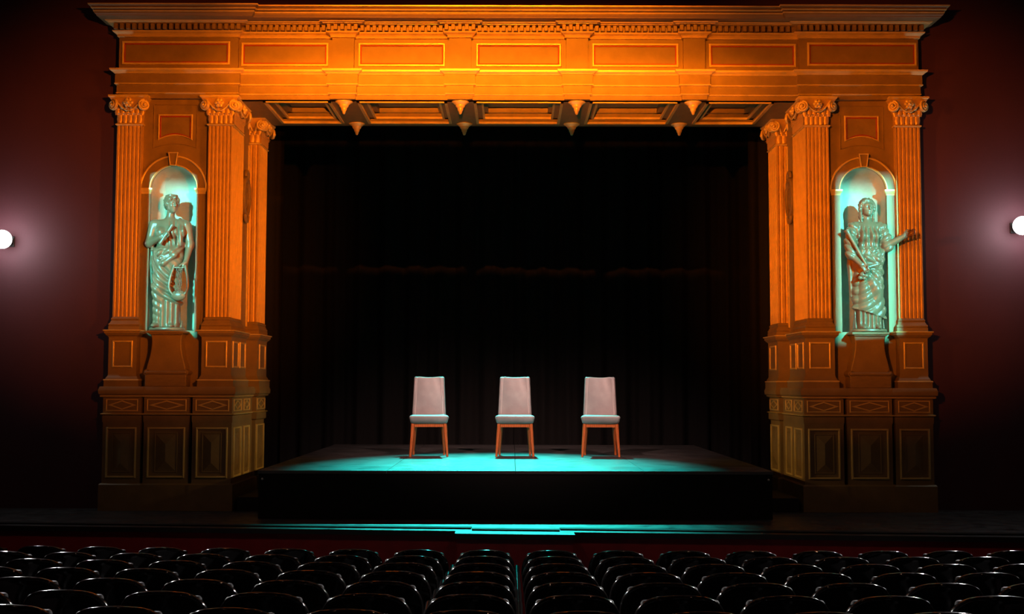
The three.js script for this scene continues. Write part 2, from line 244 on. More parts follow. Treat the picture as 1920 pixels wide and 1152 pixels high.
function pier(s, label) {
  const P = thing('proscenium_pier', label, 'pier', [XC + s * 3.9, 0, -13.6]);
  const L = (h) => s * h - s * 3.9, Z = (d) => 13.6 - d;              // half coordinate and distance to local
  const B = (h0, h1, y0, y1, d0, d1) => bx(L(h0), L(h1), y0, y1, Z(d0), Z(d1));
  const run = (pts) => { const p = pts.map(([h, d]) => [L(h), Z(d)]); return s < 0 ? p : p.reverse(); };   // pts listed from the outer end inwards
  const yaw = s < 0 ? Math.PI / 2 : -Math.PI / 2;                     // turns a face towards the opening
  // dado: three blocks on the front, one on the reveal
  const blocks = [[4.634, 4.187, 13.1, 13.5, 'outer'], [4.181, 3.65, 13.11, 13.5, 'middle'], [3.638, 3.172, 13.1, 14.08, 'inner']];
  for (const [h0, h1, d0, d1, k] of blocks) {
    const path = run([[h0, d1], [h0, d0], [h1, d0], [h1, d1]]);
    const blk = part('dado_block', P);
    obj('plinth', sweep(path, closed(-0.15, [[0.012, 0], [0.012, 0.285], [0, 0.3]])), M.ochre, blk);
    obj('body', sweep(path, closed(-0.15, [[-0.014, 0.3], [-0.014, 0.968], [-0.008, 0.985], [-0.006, 1.05]])), M.ochre, blk);
    obj('lower_moulding', sweep(path, closed(-0.15, [[-0.008, 1.055], [0.008, 1.06], [0.012, 1.072], [-0.005, 1.076]])), M.gilt, blk);
    obj('band', sweep(path, closed(-0.15, [[-0.012, 1.076], [-0.012, 1.25]])), M.ochre, blk);
    obj('cornice', sweep(path, closed(-0.15, [[-0.015, 1.25], [0.006, 1.256], [0.012, 1.268], [0.012, 1.276], [0.03, 1.29], [0.034, 1.33], [0.02, 1.372]])), M.ochre, blk);
    obj('cornice_fillet', sweep(path, closed(-0.05, [[0.0, 1.254], [0.014, 1.258], [0.018, 1.268], [0.01, 1.272]])), M.gilt, blk);
    const faces = [[L((h0 + h1) / 2), Z(d0), Math.abs(h0 - h1), 0]];
    if (k === 'inner') { faces.push([L(h1), Z(13.36), 0.46, yaw], [L(h1), Z(13.82), 0.4, yaw]); }
    for (const [x, z, w, ry] of faces) {
      const lz = part('lozenge_panel', P, [x, 1.165, z], ry), lp = part('dado_panel', P, [x, 0.64, z], ry), off = -0.013;
      const pw = w - 0.11;
      obj('frame', moved(frameGeo(pw + 0.02, 0.135, 0.013, 0.012), 0, 0, off), M.gilt, lz); obj('lozenge', moved(diamondGeo(pw - 0.02, 0.105, 0.014, 0.01), 0, 0, off), M.gilt, lz);
      obj('frame', moved(frameGeo(pw, 0.56, 0.022, 0.018), 0, 0, -0.015), M.gilt, lp);
      obj('field', moved(hippedGeo(pw * 0.56, 0.42, 0.024), 0, 0, -0.0135), M.ochre, lp); obj('field_edge', moved(frameGeo(pw * 0.56 + 0.02, 0.44, 0.012, 0.008), 0, 0, -0.015), M.ochre, lp);
    }
  }
  { // second block on the reveal
    const path = run([[3.3, 14.16], [3.13, 14.16], [3.13, 14.72], [3.3, 14.72]]), blk = part('dado_block', P);
    obj('plinth', sweep(path, closed(-0.1, [[0.012, 0], [0.012, 0.285], [0, 0.3]])), M.ochre, blk);
    obj('body', sweep(path, closed(-0.1, [[-0.03, 0.3], [-0.03, 0.968], [-0.008, 0.985], [-0.008, 1.055]])), M.ochre, blk);
    obj('lower_moulding', sweep(path, closed(-0.1, [[-0.008, 1.055], [0.012, 1.066], [-0.005, 1.076]])), M.gilt, blk);
    obj('band', sweep(path, closed(-0.1, [[-0.02, 1.076], [-0.02, 1.25]])), M.ochre, blk);
    obj('cornice', sweep(path, closed(-0.1, [[-0.015, 1.25], [0.012, 1.262], [0.012, 1.276], [0.03, 1.29], [0.034, 1.33], [0.02, 1.372]])), M.ochre, blk);
    const lp = part('dado_panel', P, [L(3.13), 0.64, Z(14.44)], yaw), lz = part('lozenge_panel', P, [L(3.13), 1.165, Z(14.44)], yaw);
    obj('frame', moved(frameGeo(0.42, 0.56, 0.022, 0.018), 0, 0, -0.03), M.gilt, lp); obj('field', moved(hippedGeo(0.24, 0.42, 0.03), 0, 0, -0.029), M.ochre, lp);
    obj('frame', moved(frameGeo(0.44, 0.135, 0.013, 0.012), 0, 0, -0.02), M.gilt, lz); obj('lozenge', moved(diamondGeo(0.4, 0.105, 0.014, 0.01), 0, 0, -0.02), M.gilt, lz);
  }
  // pedestals of the pilasters
  const peds = [[4.586, 4.27, 13.14, 13.3], [3.545, 3.212, 13.14, 13.86]];
  const pedestal = (path, panels) => {
    const p = part('pedestal', P);
    obj('base', sweep(path, closed(-0.1, [[0.035, 1.372], [0.035, 1.44], [0.022, 1.452], ...cyma(0.022, 1.452, 0.0, 1.51, 5), [0, 1.525]])), M.ochre, p);
    obj('base_fillet', sweep(path, closed(-0.05, [[0.02, 1.436], [0.041, 1.44], [0.038, 1.452], [0.02, 1.455]])), M.gilt, p);
    obj('die', sweep(path, closed(-0.1, [[0, 1.525], [0, 1.925]])), M.ochre, p);
    obj('cornice', sweep(path, closed(-0.1, [...cyma(0.004, 1.925, 0.03, 1.958, 4), [0.04, 1.965], [0.04, 1.988], [0.048, 1.994], [0.048, 2.004]])), M.ochre, p);
    obj('cornice_fillet', sweep(path, closed(-0.03, [[0.035, 1.99], [0.052, 1.992], [0.054, 2.004], [0.035, 2.008]])), M.gilt, p);
    for (const [x, z, w, ry] of panels) { const f = part('pedestal_panel', P, [x, 1.735, z], ry); obj('frame', moved(frameGeo(w, 0.3, 0.02, 0.016), 0, 0, -0.002), M.gilt, f); }
    return p;
  };
  for (const [i, [h0, h1, d0, d1]] of peds.entries()) {
    pedestal(run([[h0, d1], [h0, d0], [h1, d0], [h1, d1]]), [[L((h0 + h1) / 2), Z(d0), Math.abs(h0 - h1) - 0.09, 0], ...(i ? [[L(h1), Z(13.33), 0.28, yaw], [L(h1), Z(13.67), 0.28, yaw]] : [])]);
  }
  pedestal(run([[3.3, 14.2], [3.15, 14.2], [3.15, 14.74], [3.3, 14.74]]), [[L(3.15), Z(14.46), 0.34, yaw]]);
  // pilasters
  const shaft = (h0, h1, d0, d1, flutes, side) => {
    const pil = part('pilaster', P), w = Math.abs(h0 - h1), g = fluted(w, d1 - d0, 2.19, flutes, side); if (s > 0) { g.scale(-1, 1, 1); const p = g.attributes.position, n = g.attributes.normal; for (let i = 0; i < p.count; i += 3) for (const at of [p, n]) { const a = [at.getX(i + 1), at.getY(i + 1), at.getZ(i + 1)]; at.setXYZ(i + 1, at.getX(i + 2), at.getY(i + 2), at.getZ(i + 2)); at.setXYZ(i + 2, ...a); } }
    g.translate(L((h0 + h1) / 2), 2.155, Z(d0)); obj('fluted_shaft', g, M.carved, pil);
    const path = run([[h0, d1], [h0, d0], [h1, d0], [h1, d1]]);
    obj('base', sweep(path, closed(-0.1, [[0.035, 2.006], [0.035, 2.05], ...torus(0.022, 2.05, 2.085, 0.012), ...cyma(0.02, 2.09, 0.008, 2.12, 4), ...torus(0.004, 2.12, 2.145, 0.009), [0, 2.157]])), M.ochre, pil);
  };
  shaft(4.57, 4.29, 13.2, 13.33, 6, false); shaft(3.53, 3.262, 13.2, 13.8, 6, true); shaft(3.31, 3.17, 14.25, 14.7, 2, true);
  capitalFace(P, L(4.43), 4.34, Z(13.2), 0.28, 0); capitalFace(P, L(3.396), 4.34, Z(13.2), 0.268, 0);
  capitalFace(P, L(3.262), 4.34, Z(13.5), 0.5, yaw); capitalFace(P, L(3.24), 4.34, Z(14.25), 0.12, 0); capitalFace(P, L(3.17), 4.34, Z(14.475), 0.42, yaw);
  // bay wall with the arched niche
  const cx = L(3.928), R = 0.265, SPR = 3.62;
  const wallS = poly([[L(4.6), 1.372], [L(3.31), 1.372], [L(3.31), 4.655], [L(4.6), 4.655]]); wallS.holes.push(archPath(R, 2.004, SPR, cx));
  const wg = new THREE.ExtrudeGeometry(wallS, { depth: 0.06, bevelEnabled: false, curveSegments: 24 }); wg.translate(0, 0, Z(13.33));
  obj('bay_wall', wg, M.ochre, P);
  { // half round recess with a half dome
    const v = [], na = 20, depth = 1.05, add = (A, B2, C, D) => v.push(...A, ...B2, ...C, ...A, ...C, ...D), z0 = Z(13.3);
    const ring = (y) => Array.from({ length: na + 1 }, (_, i) => { const a = Math.PI * i / na; return [cx - R * Math.cos(a), y, z0 - R * depth * Math.sin(a)]; });
    const rows = [2.004, 2.6, 3.1, SPR].map(ring);
    for (let k = 1; k <= 9; k++) { const e = k / 9 * Math.PI / 2; rows.push(Array.from({ length: na + 1 }, (_, i) => { const a = Math.PI * i / na; return [cx - R * Math.cos(e) * Math.cos(a), SPR + R * Math.sin(e), z0 - R * depth * Math.cos(e) * Math.sin(a)]; })); }
    for (let j = 0; j < rows.length - 1; j++) for (let i = 0; i < na; i++) add(rows[j][i], rows[j][i + 1], rows[j + 1][i + 1], rows[j + 1][i]);
    const g = new THREE.BufferGeometry(); g.setAttribute('position', new THREE.Float32BufferAttribute(v, 3)); 
    const nz = obj('niche', toCreasedNormals(g, 0.7), M.niche, P); nz.userData.label = 'half round arched recess behind the statue';
    const fl = new THREE.Shape(); fl.absarc(0, 0, R + 0.02, 0, Math.PI, false); const fg = new THREE.ExtrudeGeometry(fl, { depth: 0.03, bevelEnabled: false }); fg.rotateX(-Math.PI / 2); fg.scale(1, 1, depth); fg.translate(cx, 1.972, z0); obj('niche_floor', fg, M.ochre, P);
  }
  { // jamb strips, imposts, archivolt, keystone
    const jm = 0.095;
    for (const k of [-1, 1]) {
      const x0 = cx + k * R, x1 = cx + k * (R + jm);
      obj('jamb', bx(x0, x1, 2.0, 3.565, Z(13.27), Z(13.245)), M.ochre, P);
      const ip = [[Math.min(x0, x1) - 0.004, Z(13.27)], [Math.min(x0, x1) - 0.004, Z(13.245)], [Math.max(x0, x1) + 0.004, Z(13.245)], [Math.max(x0, x1) + 0.004, Z(13.27)]];
      obj('impost', sweep(ip, closed(-0.02, [[0, 3.563], ...cyma(0.002, 3.57, 0.016, 3.605, 4), [0.02, 3.61], [0.02, 3.628]])), M.gilt, P);
    }
    const ring = (r0, r1) => { const sh = new THREE.Shape(); sh.absarc(cx, SPR, r1, 0, Math.PI, false); sh.absarc(cx, SPR, r0, Math.PI, 0, true); sh.closePath(); return sh; };
    const a1 = extrude(ring(R, R + 0.112), 0.03, 0.006, 1, 28); a1.translate(0, 0, Z(13.27)); obj('archivolt', a1, M.ochre, P);
    for (const [r0, r1, dz] of [[R + 0.098, R + 0.118, 0.042], [R - 0.002, R + 0.014, 0.036]]) { const e = extrude(ring(r0, r1), dz, 0.006, 2, 28); e.translate(0, 0, Z(13.27)); obj('archivolt_bead', e, M.gilt, P); }
    const ks = extrude(poly([[cx - 0.036, SPR + R - 0.006], [cx + 0.036, SPR + R - 0.006], [cx + 0.056, SPR + R + 0.15], [cx - 0.056, SPR + R + 0.15]]), 0.065, 0.006, 1); ks.translate(0, 0, Z(13.27)); obj('keystone', ks, M.ochre, P);
    const kf = new THREE.Shape(poly([[cx - 0.036, SPR + R - 0.006], [cx + 0.036, SPR + R - 0.006], [cx + 0.056, SPR + R + 0.15], [cx - 0.056, SPR + R + 0.15]]).getPoints()); kf.holes.push(new THREE.Path([[cx - 0.026, SPR + R + 0.006], [cx - 0.044, SPR + R + 0.138], [cx + 0.044, SPR + R + 0.138], [cx + 0.026, SPR + R + 0.006]].map((p) => new THREE.Vector2(...p)))); const kg = extrude(kf, 0.012, 0.003, 1); kg.translate(0, 0, Z(13.206)); obj('keystone_border', kg, M.gilt, P);
    // panel above the arch, its lower edge follows the arch
    const px = 0.198, y0 = 4.185, y1 = 4.486, bow = (w, yb) => { const o = []; for (let i = 0; i <= 12; i++) { const t = i / 6 - 1; o.push([cx + t * w, yb + 0.05 * (1 - t * t)]); } return o; };
    const outer = [...bow(px, y0), [cx + px, y1], [cx - px, y1]], b = 0.02, inner = [...bow(px - b, y0 + b), [cx + px - b, y1 - b], [cx - px + b, y1 - b]];
    const fg = ringGeo(outer, inner, 0.018); fg.translate(0, 0, Z(13.27)); obj('spandrel_frame', fg, M.gilt, P);
    const b2 = 0.034, fg2 = ringGeo(inner, [...bow(px - b2, y0 + b2), [cx + px - b2, y1 - b2], [cx - px + b2, y1 - b2]], 0.008); fg2.translate(0, 0, Z(13.27)); obj('spandrel_bead', fg2, M.bole, P);
    const lg = ringGeo([...bow(0.25, 4.09), [cx + 0.25, 4.6], [cx - 0.25, 4.6]], [...bow(0.243, 4.097), [cx + 0.243, 4.593], [cx - 0.243, 4.593]], 0.008); lg.translate(0, 0, Z(13.27)); obj('spandrel_border', lg, M.ochre, P);
  }
  { // console that carries the statue
    const c = part('console', P), sh = new THREE.Shape(); sh.moveTo(cx - 0.215, 1.53); sh.bezierCurveTo(cx - 0.235, 1.6, cx - 0.165, 1.7, cx - 0.165, 1.86); sh.quadraticCurveTo(cx - 0.165, 1.92, cx - 0.18, 1.955); sh.lineTo(cx + 0.18, 1.955); sh.quadraticCurveTo(cx + 0.165, 1.92, cx + 0.165, 1.86); sh.bezierCurveTo(cx + 0.165, 1.7, cx + 0.235, 1.6, cx + 0.215, 1.53); sh.closePath();
    const g = extrude(sh, 0.2, 0.012, 2, 14); g.translate(0, 0, Z(13.3)); obj('body', g, M.ochre, c);
    obj('top_slab', rbx(0.42, 0.03, 0.27, 0.008, cx, 1.981, Z(13.19)), M.ochre, c); obj('top_neck', rbx(0.37, 0.016, 0.24, 0.006, cx, 1.96, Z(13.19)), M.ochre, c);
    const roll = new THREE.CapsuleGeometry(0.022, 0.43, 6, 12); roll.rotateZ(Math.PI / 2); roll.translate(cx, 1.528, Z(13.1)); obj('roll', roll, M.ochre, c);
    for (const k of [-1, 1]) { const sc = new THREE.CylinderGeometry(0.035, 0.035, 0.2, 16); sc.rotateX(Math.PI / 2); sc.translate(cx + k * 0.215, 1.53, Z(13.2)); obj('scroll', sc, M.ochre, c); }
    obj('foot', rbx(0.46, 0.135, 0.2, 0.008, cx, 1.44, Z(13.19)), M.ochre, c);
  }
  // reveal behind the front pilaster
  obj('reveal_wall', [B(3.30, 3.4, 1.372, 4.655, 13.33, 14.75), B(3.2, 3.4, 0, 1.372, 13.9, 14.72)], M.ochre, P); obj('rear_wall', B(3.3, 4.6, 0, 4.655, 14.75, 14.82), M.ochre, P);
  obj('reveal_fillet', B(3.285, 3.31, 2.1, 4.32, 14.2, 14.235), M.gilt, P);
  { const c = part('cartouche', P, [L(3.3), 3.66, Z(14.02)], yaw), ov = (a, b) => { const sh = new THREE.Shape(); sh.absellipse(0, 0, a, b, 0, Math.PI * 2, false, 0); return sh; };
    const o = ov(0.17, 0.25); o.holes.push(ov(0.12, 0.18)); obj('oval_frame', extrude(o, 0.05, 0.018, 3, 24), M.ochre, c);
    const e = new THREE.SphereGeometry(1, 20, 12); e.scale(0.115, 0.175, 0.045); obj('boss', e, M.ochre, c);
    for (const k of [-1, 1]) { const t = new THREE.TorusGeometry(0.075, 0.022, 8, 18, Math.PI); if (k < 0) t.rotateZ(Math.PI); t.translate(0, k * 0.23, 0.03); obj('scroll', t, M.ochre, c); } }
  return P;
}
pier(-1, 'gilded proscenium pier with the niche of the statue holding a lyre'); pier(1, 'gilded proscenium pier with the niche of the statue with outstretched arm');

// ------------------------------------------------------------------ entablature
{
  const E = thing('proscenium_entablature', 'ornate gilded entablature with dentils and panels spanning the stage opening', 'entablature', [XC, 4.655, -13.3]);
  const Z = (d) => 13.3 - d, Y = (y) => y - 4.655, DIES = [-2.01, -0.67, 0.67, 2.01], PZ = Z(13.2), MZ = Z(13.255), DZ = Z(13.205);
  const plan = (dieHalf, dieZ = DZ) => { const p = [[-4.57, Z(13.6)], [-4.57, PZ], [-3.21, PZ], [-3.21, MZ]]; if (dieHalf) for (const x of DIES) p.push([x - dieHalf, MZ], [x - dieHalf, dieZ], [x + dieHalf, dieZ], [x + dieHalf, MZ]); p.push([3.21, MZ], [3.21, PZ], [4.57, PZ], [4.57, Z(13.6)]); return p; };
  const sw = (name, path, prof, m, back = -0.08) => obj(name, sweep(path, closed(back, prof.map(([o, y]) => [o, Y(y)]))), m, E);
  const P1 = plan(0.145), P0 = plan(0);
  sw('lower_fascia', P1, [[0, 4.655], [0, 4.708]], M.ochre); sw('fillet', P1, [[0, 4.704], [0.018, 4.708], [0.023, 4.716], [0.014, 4.722]], M.gilt);
  sw('middle_fascia', P1, [[0.014, 4.72], [0.014, 4.812]], M.ochre); sw('fillet', P1, [[0.014, 4.808], [0.034, 4.812], [0.039, 4.821], [0.03, 4.828]], M.gilt);
  sw('upper_fascia', P1, [[0.03, 4.826], [0.03, 4.936]], M.ochre); sw('taenia', P1, [[0.03, 4.934], [0.04, 4.938], ...cyma(0.044, 4.942, 0.08, 4.972, 5), [0.082, 4.986], [0, 4.994]], M.gilt);
  const P2 = plan(0.125);
  sw('frieze', P2, [[0, 4.992], [0, 5.368]], M.ochre); sw('frieze_fillet', P2, [[0, 5.362], [0.016, 5.365], [0.022, 5.374], [0.018, 5.38]], M.gilt);
  sw('bed_moulding', P2, [[0.014, 5.38], [0.02, 5.388], ...cyma(0.024, 5.39, 0.062, 5.42, 5), [0.066, 5.428]], M.gilt);
  sw('dentil_ground', P2, [[0.03, 5.426], [0.03, 5.51]], M.ochre);
  sw('upper_bed_moulding', P2, [[0.05, 5.506], [0.1, 5.508], ...cyma(0.1, 5.51, 0.128, 5.524, 4), [0.13, 5.53], [0.05, 5.533]], M.gilt);
  sw('corona', P0, [[0.05, 5.53], [0.14, 5.533], [0.195, 5.552], ...cyma(0.2, 5.555, 0.222, 5.588, 5), [0.224, 5.594]], M.ochre, -0.1);
  sw('corona_fillet', P0, [[0.2, 5.592], [0.228, 5.594], [0.232, 5.604], [0.225, 5.61]], M.gilt, 0); sw('crown_groove', P0, [[0.21, 5.608], [0.235, 5.622]], M.ochre, 0);
  sw('crown_fillet', P0, [[0.225, 5.622], [0.246, 5.625], [0.25, 5.634], [0.24, 5.64]], M.gilt, 0); sw('crown_moulding', P0, [...cyma(0.235, 5.64, 0.262, 5.66, 4), [0.27, 5.662]], M.ochre, 0); sw('top_fillet', P0, [[0.255, 5.66], [0.274, 5.662], [0.276, 5.674], [-0.1, 5.684]], M.gilt, -0.1);
  // dentils, one by one, stepping forward with the breaks
  const dg = boxUV(clean(new RoundedBoxGeometry(0.042, 0.066, 0.05, 1, 0.004))), pitch = 0.0686;
  const runs = [[-4.61, -3.17, PZ], [3.17, 4.61, PZ]]; let x = -3.12; for (const c of [...DIES, 3.3]) { runs.push([x, Math.min(c - 0.2, 3.12), MZ]); if (c < 3) runs.push([c - 0.175, c + 0.175, DZ]); x = c + 0.2; }
  for (const [a, b, z] of runs) { const n = Math.round((b - a - 0.042) / pitch); for (let i = 0; i <= n; i++) { const d = obj('dentil', dg, M.ochre, E); d.position.set(a + 0.021 + (b - a - 0.042) * i / n, Y(5.468), z + 0.07); } }
  // frieze panels
  for (const [a, b, z] of [[-4.536, -3.30, PZ], [-3.185, -2.184, MZ], [-1.842, -0.842, MZ], [-0.49, 0.49, MZ], [0.842, 1.836, MZ], [2.184, 3.185, MZ], [3.30, 4.55, PZ]]) {
    const p = part('frieze_panel', E, [(a + b) / 2, Y(5.18), z]); obj('frame', moved(frameGeo(b - a, 0.274, 0.026, 0.022), 0, 0, -0.002), M.gilt, p); obj('inner_bead', moved(frameGeo(b - a - 0.05, 0.224, 0.014, 0.008), 0, 0, -0.001), M.bole, p); }
  // coffered soffit
  const y0 = Y(4.655), y1 = Y(4.86);
  obj('soffit_front_beam', bx(-3.3, 3.3, y0, y1, Z(13.262), Z(13.35)), M.ochre, E); obj('soffit_rear_beam', bx(-3.3, 3.3, y0, Y(5.4), Z(14.42), Z(14.6)), M.ochre, E);
  const edges = [[-3.3, -2.92], [-2.185, -1.84], [-0.845, -0.495], [0.495, 0.845], [1.84, 2.185], [2.92, 3.3]];
  for (const [a, b] of edges) obj('soffit_cross_beam', bx(a, b, y0, y1, Z(13.35), Z(14.42)), M.ochre, E);
  obj('soffit_deck', bx(-3.3, 3.3, y1, y1 + 0.05, Z(13.3), Z(14.5)), M.ochre, E); obj('rear_masking', bx(-4.6, 4.6, y0 + 0.01, Y(9.3), Z(14.6), Z(14.68)), M.black, E);
  obj('core', [bx(-4.5, 4.5, y1 + 0.05, Y(5.6), Z(13.33), Z(14.4)), bx(-4.5, -3.3, 0, y1 + .05, Z(13.33), Z(14.4)), bx(3.3, 4.5, 0, y1 + .05, Z(13.33), Z(14.4))], M.ochre, E);
  for (let i = 0; i < 5; i++) {
    const a = edges[i][1], b = edges[i + 1][0], c = part('coffer', E, [(a + b) / 2, 0, (Z(13.35) + Z(14.42)) / 2]), w = b - a, d = 1.07;
    const loop = (k, h0, h1, t) => { const pts = [[-w / 2 + k, -d / 2 + k], [-w / 2 + k, d / 2 - k], [w / 2 - k, d / 2 - k], [w / 2 - k, -d / 2 + k]]; const g = []; for (let j = 0; j < 4; j++) { const [p, q] = [pts[j], pts[(j + 1) % 4]]; const x0 = Math.min(p[0], q[0]), x1 = Math.max(p[0], q[0]), z0 = Math.min(p[1], q[1]), z1 = Math.max(p[1], q[1]); g.push(bx(x0 - t, x1 + t, h0, h1, z0 - t, z1 + t)); } return g; };
    obj('outer_moulding', loop(-0.006, -0.014, 0.012, 0.016), M.gilt, c); obj('step', loop(0.035, 0.045, 0.2, 0.035), M.ochre, c); obj('inner_moulding', loop(0.075, 0.03, 0.055, 0.012), M.gilt, c); obj('inner_step', loop(0.1, 0.1, 0.2, 0.03), M.ochre, c); obj('panel', bx(-w / 2 + 0.1, w / 2 - 0.1, 0.165, 0.2, -d / 2 + 0.1, d / 2 - 0.1), M.ochre, c);
  }
  // turned pendants under the cross beams
  const pg = boxUV(clean(lathe([[0.001, -0.15], [0.012, -0.146], [0.02, -0.13], [0.022, -0.115], [0.03, -0.105], [0.036, -0.085], [0.034, -0.078], [0.048, -0.066], [0.056, -0.05], [0.053, -0.043], [0.07, -0.034], [0.084, -0.02], [0.098, -0.014], [0.102, 0.0], [0.001, 0.002]], 28)));
  for (const px of DIES) for (const [d, k] of [[13.33, 1], [14.46, 1]]) { const p = obj('pendant', pg, M.gilt, E); p.position.set(px, 0, Z(d)); p.scale.setScalar(k); }
}

// ------------------------------------------------------------------ statues
function surfaceNet(f, lo, hi, h) {
  const n = [0, 1, 2].map((k) => Math.ceil((hi[k] - lo[k]) / h / 4) * 4 + 1), [nx, ny, nz] = n, F = new Float32Array(nx * ny * nz), id = (i, j, k) => (k * ny + j) * nx + i;
  const reach = h * 4 * 0.9 + 0.035;
  for (let k = 0; k < nz; k += 4) for (let j = 0; j < ny; j += 4) for (let i = 0; i < nx; i += 4) {
    const c = f(lo[0] + (i + 1.5) * h, lo[1] + (j + 1.5) * h, lo[2] + (k + 1.5) * h), near = Math.abs(c) < reach;
    for (let kk = k; kk < Math.min(k + 4, nz); kk++) for (let jj = j; jj < Math.min(j + 4, ny); jj++) for (let ii = i; ii < Math.min(i + 4, nx); ii++) F[id(ii, jj, kk)] = near ? f(lo[0] + ii * h, lo[1] + jj * h, lo[2] + kk * h) : c;
  }
  const V = [], at = new Int32Array(nx * ny * nz).fill(-1), idx = [];
  for (let k = 0; k < nz - 1; k++) for (let j = 0; j < ny - 1; j++) for (let i = 0; i < nx - 1; i++) {
    let sx = 0, sy = 0, sz = 0, c = 0, m = 0; const v = [];
    for (let q = 0; q < 8; q++) { const d = F[id(i + (q & 1), j + (q >> 1 & 1), k + (q >> 2))]; v.push(d); if (d < 0) m |= 1 << q; }
    if (m === 0 || m === 255) continue;
    for (let a = 0; a < 8; a++) for (const b of [1, 2, 4]) if (!(a & b)) { const p = v[a], r = v[a | b]; if ((p < 0) !== (r < 0)) { const t = p / (p - r); sx += (a & 1) + (b === 1 ? t : 0); sy += (a >> 1 & 1) + (b === 2 ? t : 0); sz += (a >> 2) + (b === 4 ? t : 0); c++; } }
    at[id(i, j, k)] = V.length / 3; V.push(lo[0] + (i + sx / c) * h, lo[1] + (j + sy / c) * h, lo[2] + (k + sz / c) * h);
  }
  const quad = (a, b, c, d, flip) => { if (a < 0 || b < 0 || c < 0 || d < 0) return; flip ? idx.push(a, c, b, a, d, c) : idx.push(a, b, c, a, c, d); };
  for (let k = 1; k < nz - 1; k++) for (let j = 1; j < ny - 1; j++) for (let i = 1; i < nx - 1; i++) {
    const s = F[id(i, j, k)] < 0;
    if (s !== F[id(i + 1, j, k)] < 0) quad(at[id(i, j - 1, k - 1)], at[id(i, j, k - 1)], at[id(i, j, k)], at[id(i, j - 1, k)], !s);
    if (s !== F[id(i, j + 1, k)] < 0) quad(at[id(i - 1, j, k - 1)], at[id(i - 1, j, k)], at[id(i, j, k)], at[id(i, j, k - 1)], !s);
    if (s !== F[id(i, j, k + 1)] < 0) quad(at[id(i - 1, j - 1, k)], at[id(i, j - 1, k)], at[id(i, j, k)], at[id(i - 1, j, k)], !s);
  }
  const g = new THREE.BufferGeometry(); g.setAttribute('position', new THREE.Float32BufferAttribute(V, 3)); g.setIndex(idx); g.computeVertexNormals(); return boxUV(g);
}
const smin = (a, b, k) => { const h = Math.max(k - Math.abs(a - b), 0) / k; return Math.min(a, b) - h * h * k * 0.25; };
const cap = (x, y, z, a, b, ra, rb) => { const dx = b[0] - a[0], dy = b[1] - a[1], dz = b[2] - a[2]; let t = ((x - a[0]) * dx + (y - a[1]) * dy + (z - a[2]) * dz) / (dx * dx + dy * dy + dz * dz); t = t < 0 ? 0 : t > 1 ? 1 : t; return Math.hypot(x - a[0] - dx * t, y - a[1] - dy * t, z - a[2] - dz * t) - (ra + (rb - ra) * t); };
const ell = (x, y, z, c, r) => { const k = Math.hypot((x - c[0]) / r[0], (y - c[1]) / r[1], (z - c[2]) / r[2]); return (k - 1) * Math.min(r[0], r[1], r[2]); };
const step = (a, b, x) => { const t = Math.max(0, Math.min(1, (x - a) / (b - a))); return t * t * (3 - 2 * t); };
const chain = (x, y, z, pts, rs, k = 0.02) => { let d = 9; for (let i = 0; i < pts.length - 1; i++) d = smin(d, cap(x, y, z, pts[i], pts[i + 1], rs[i], rs[i + 1]), k); return d; };
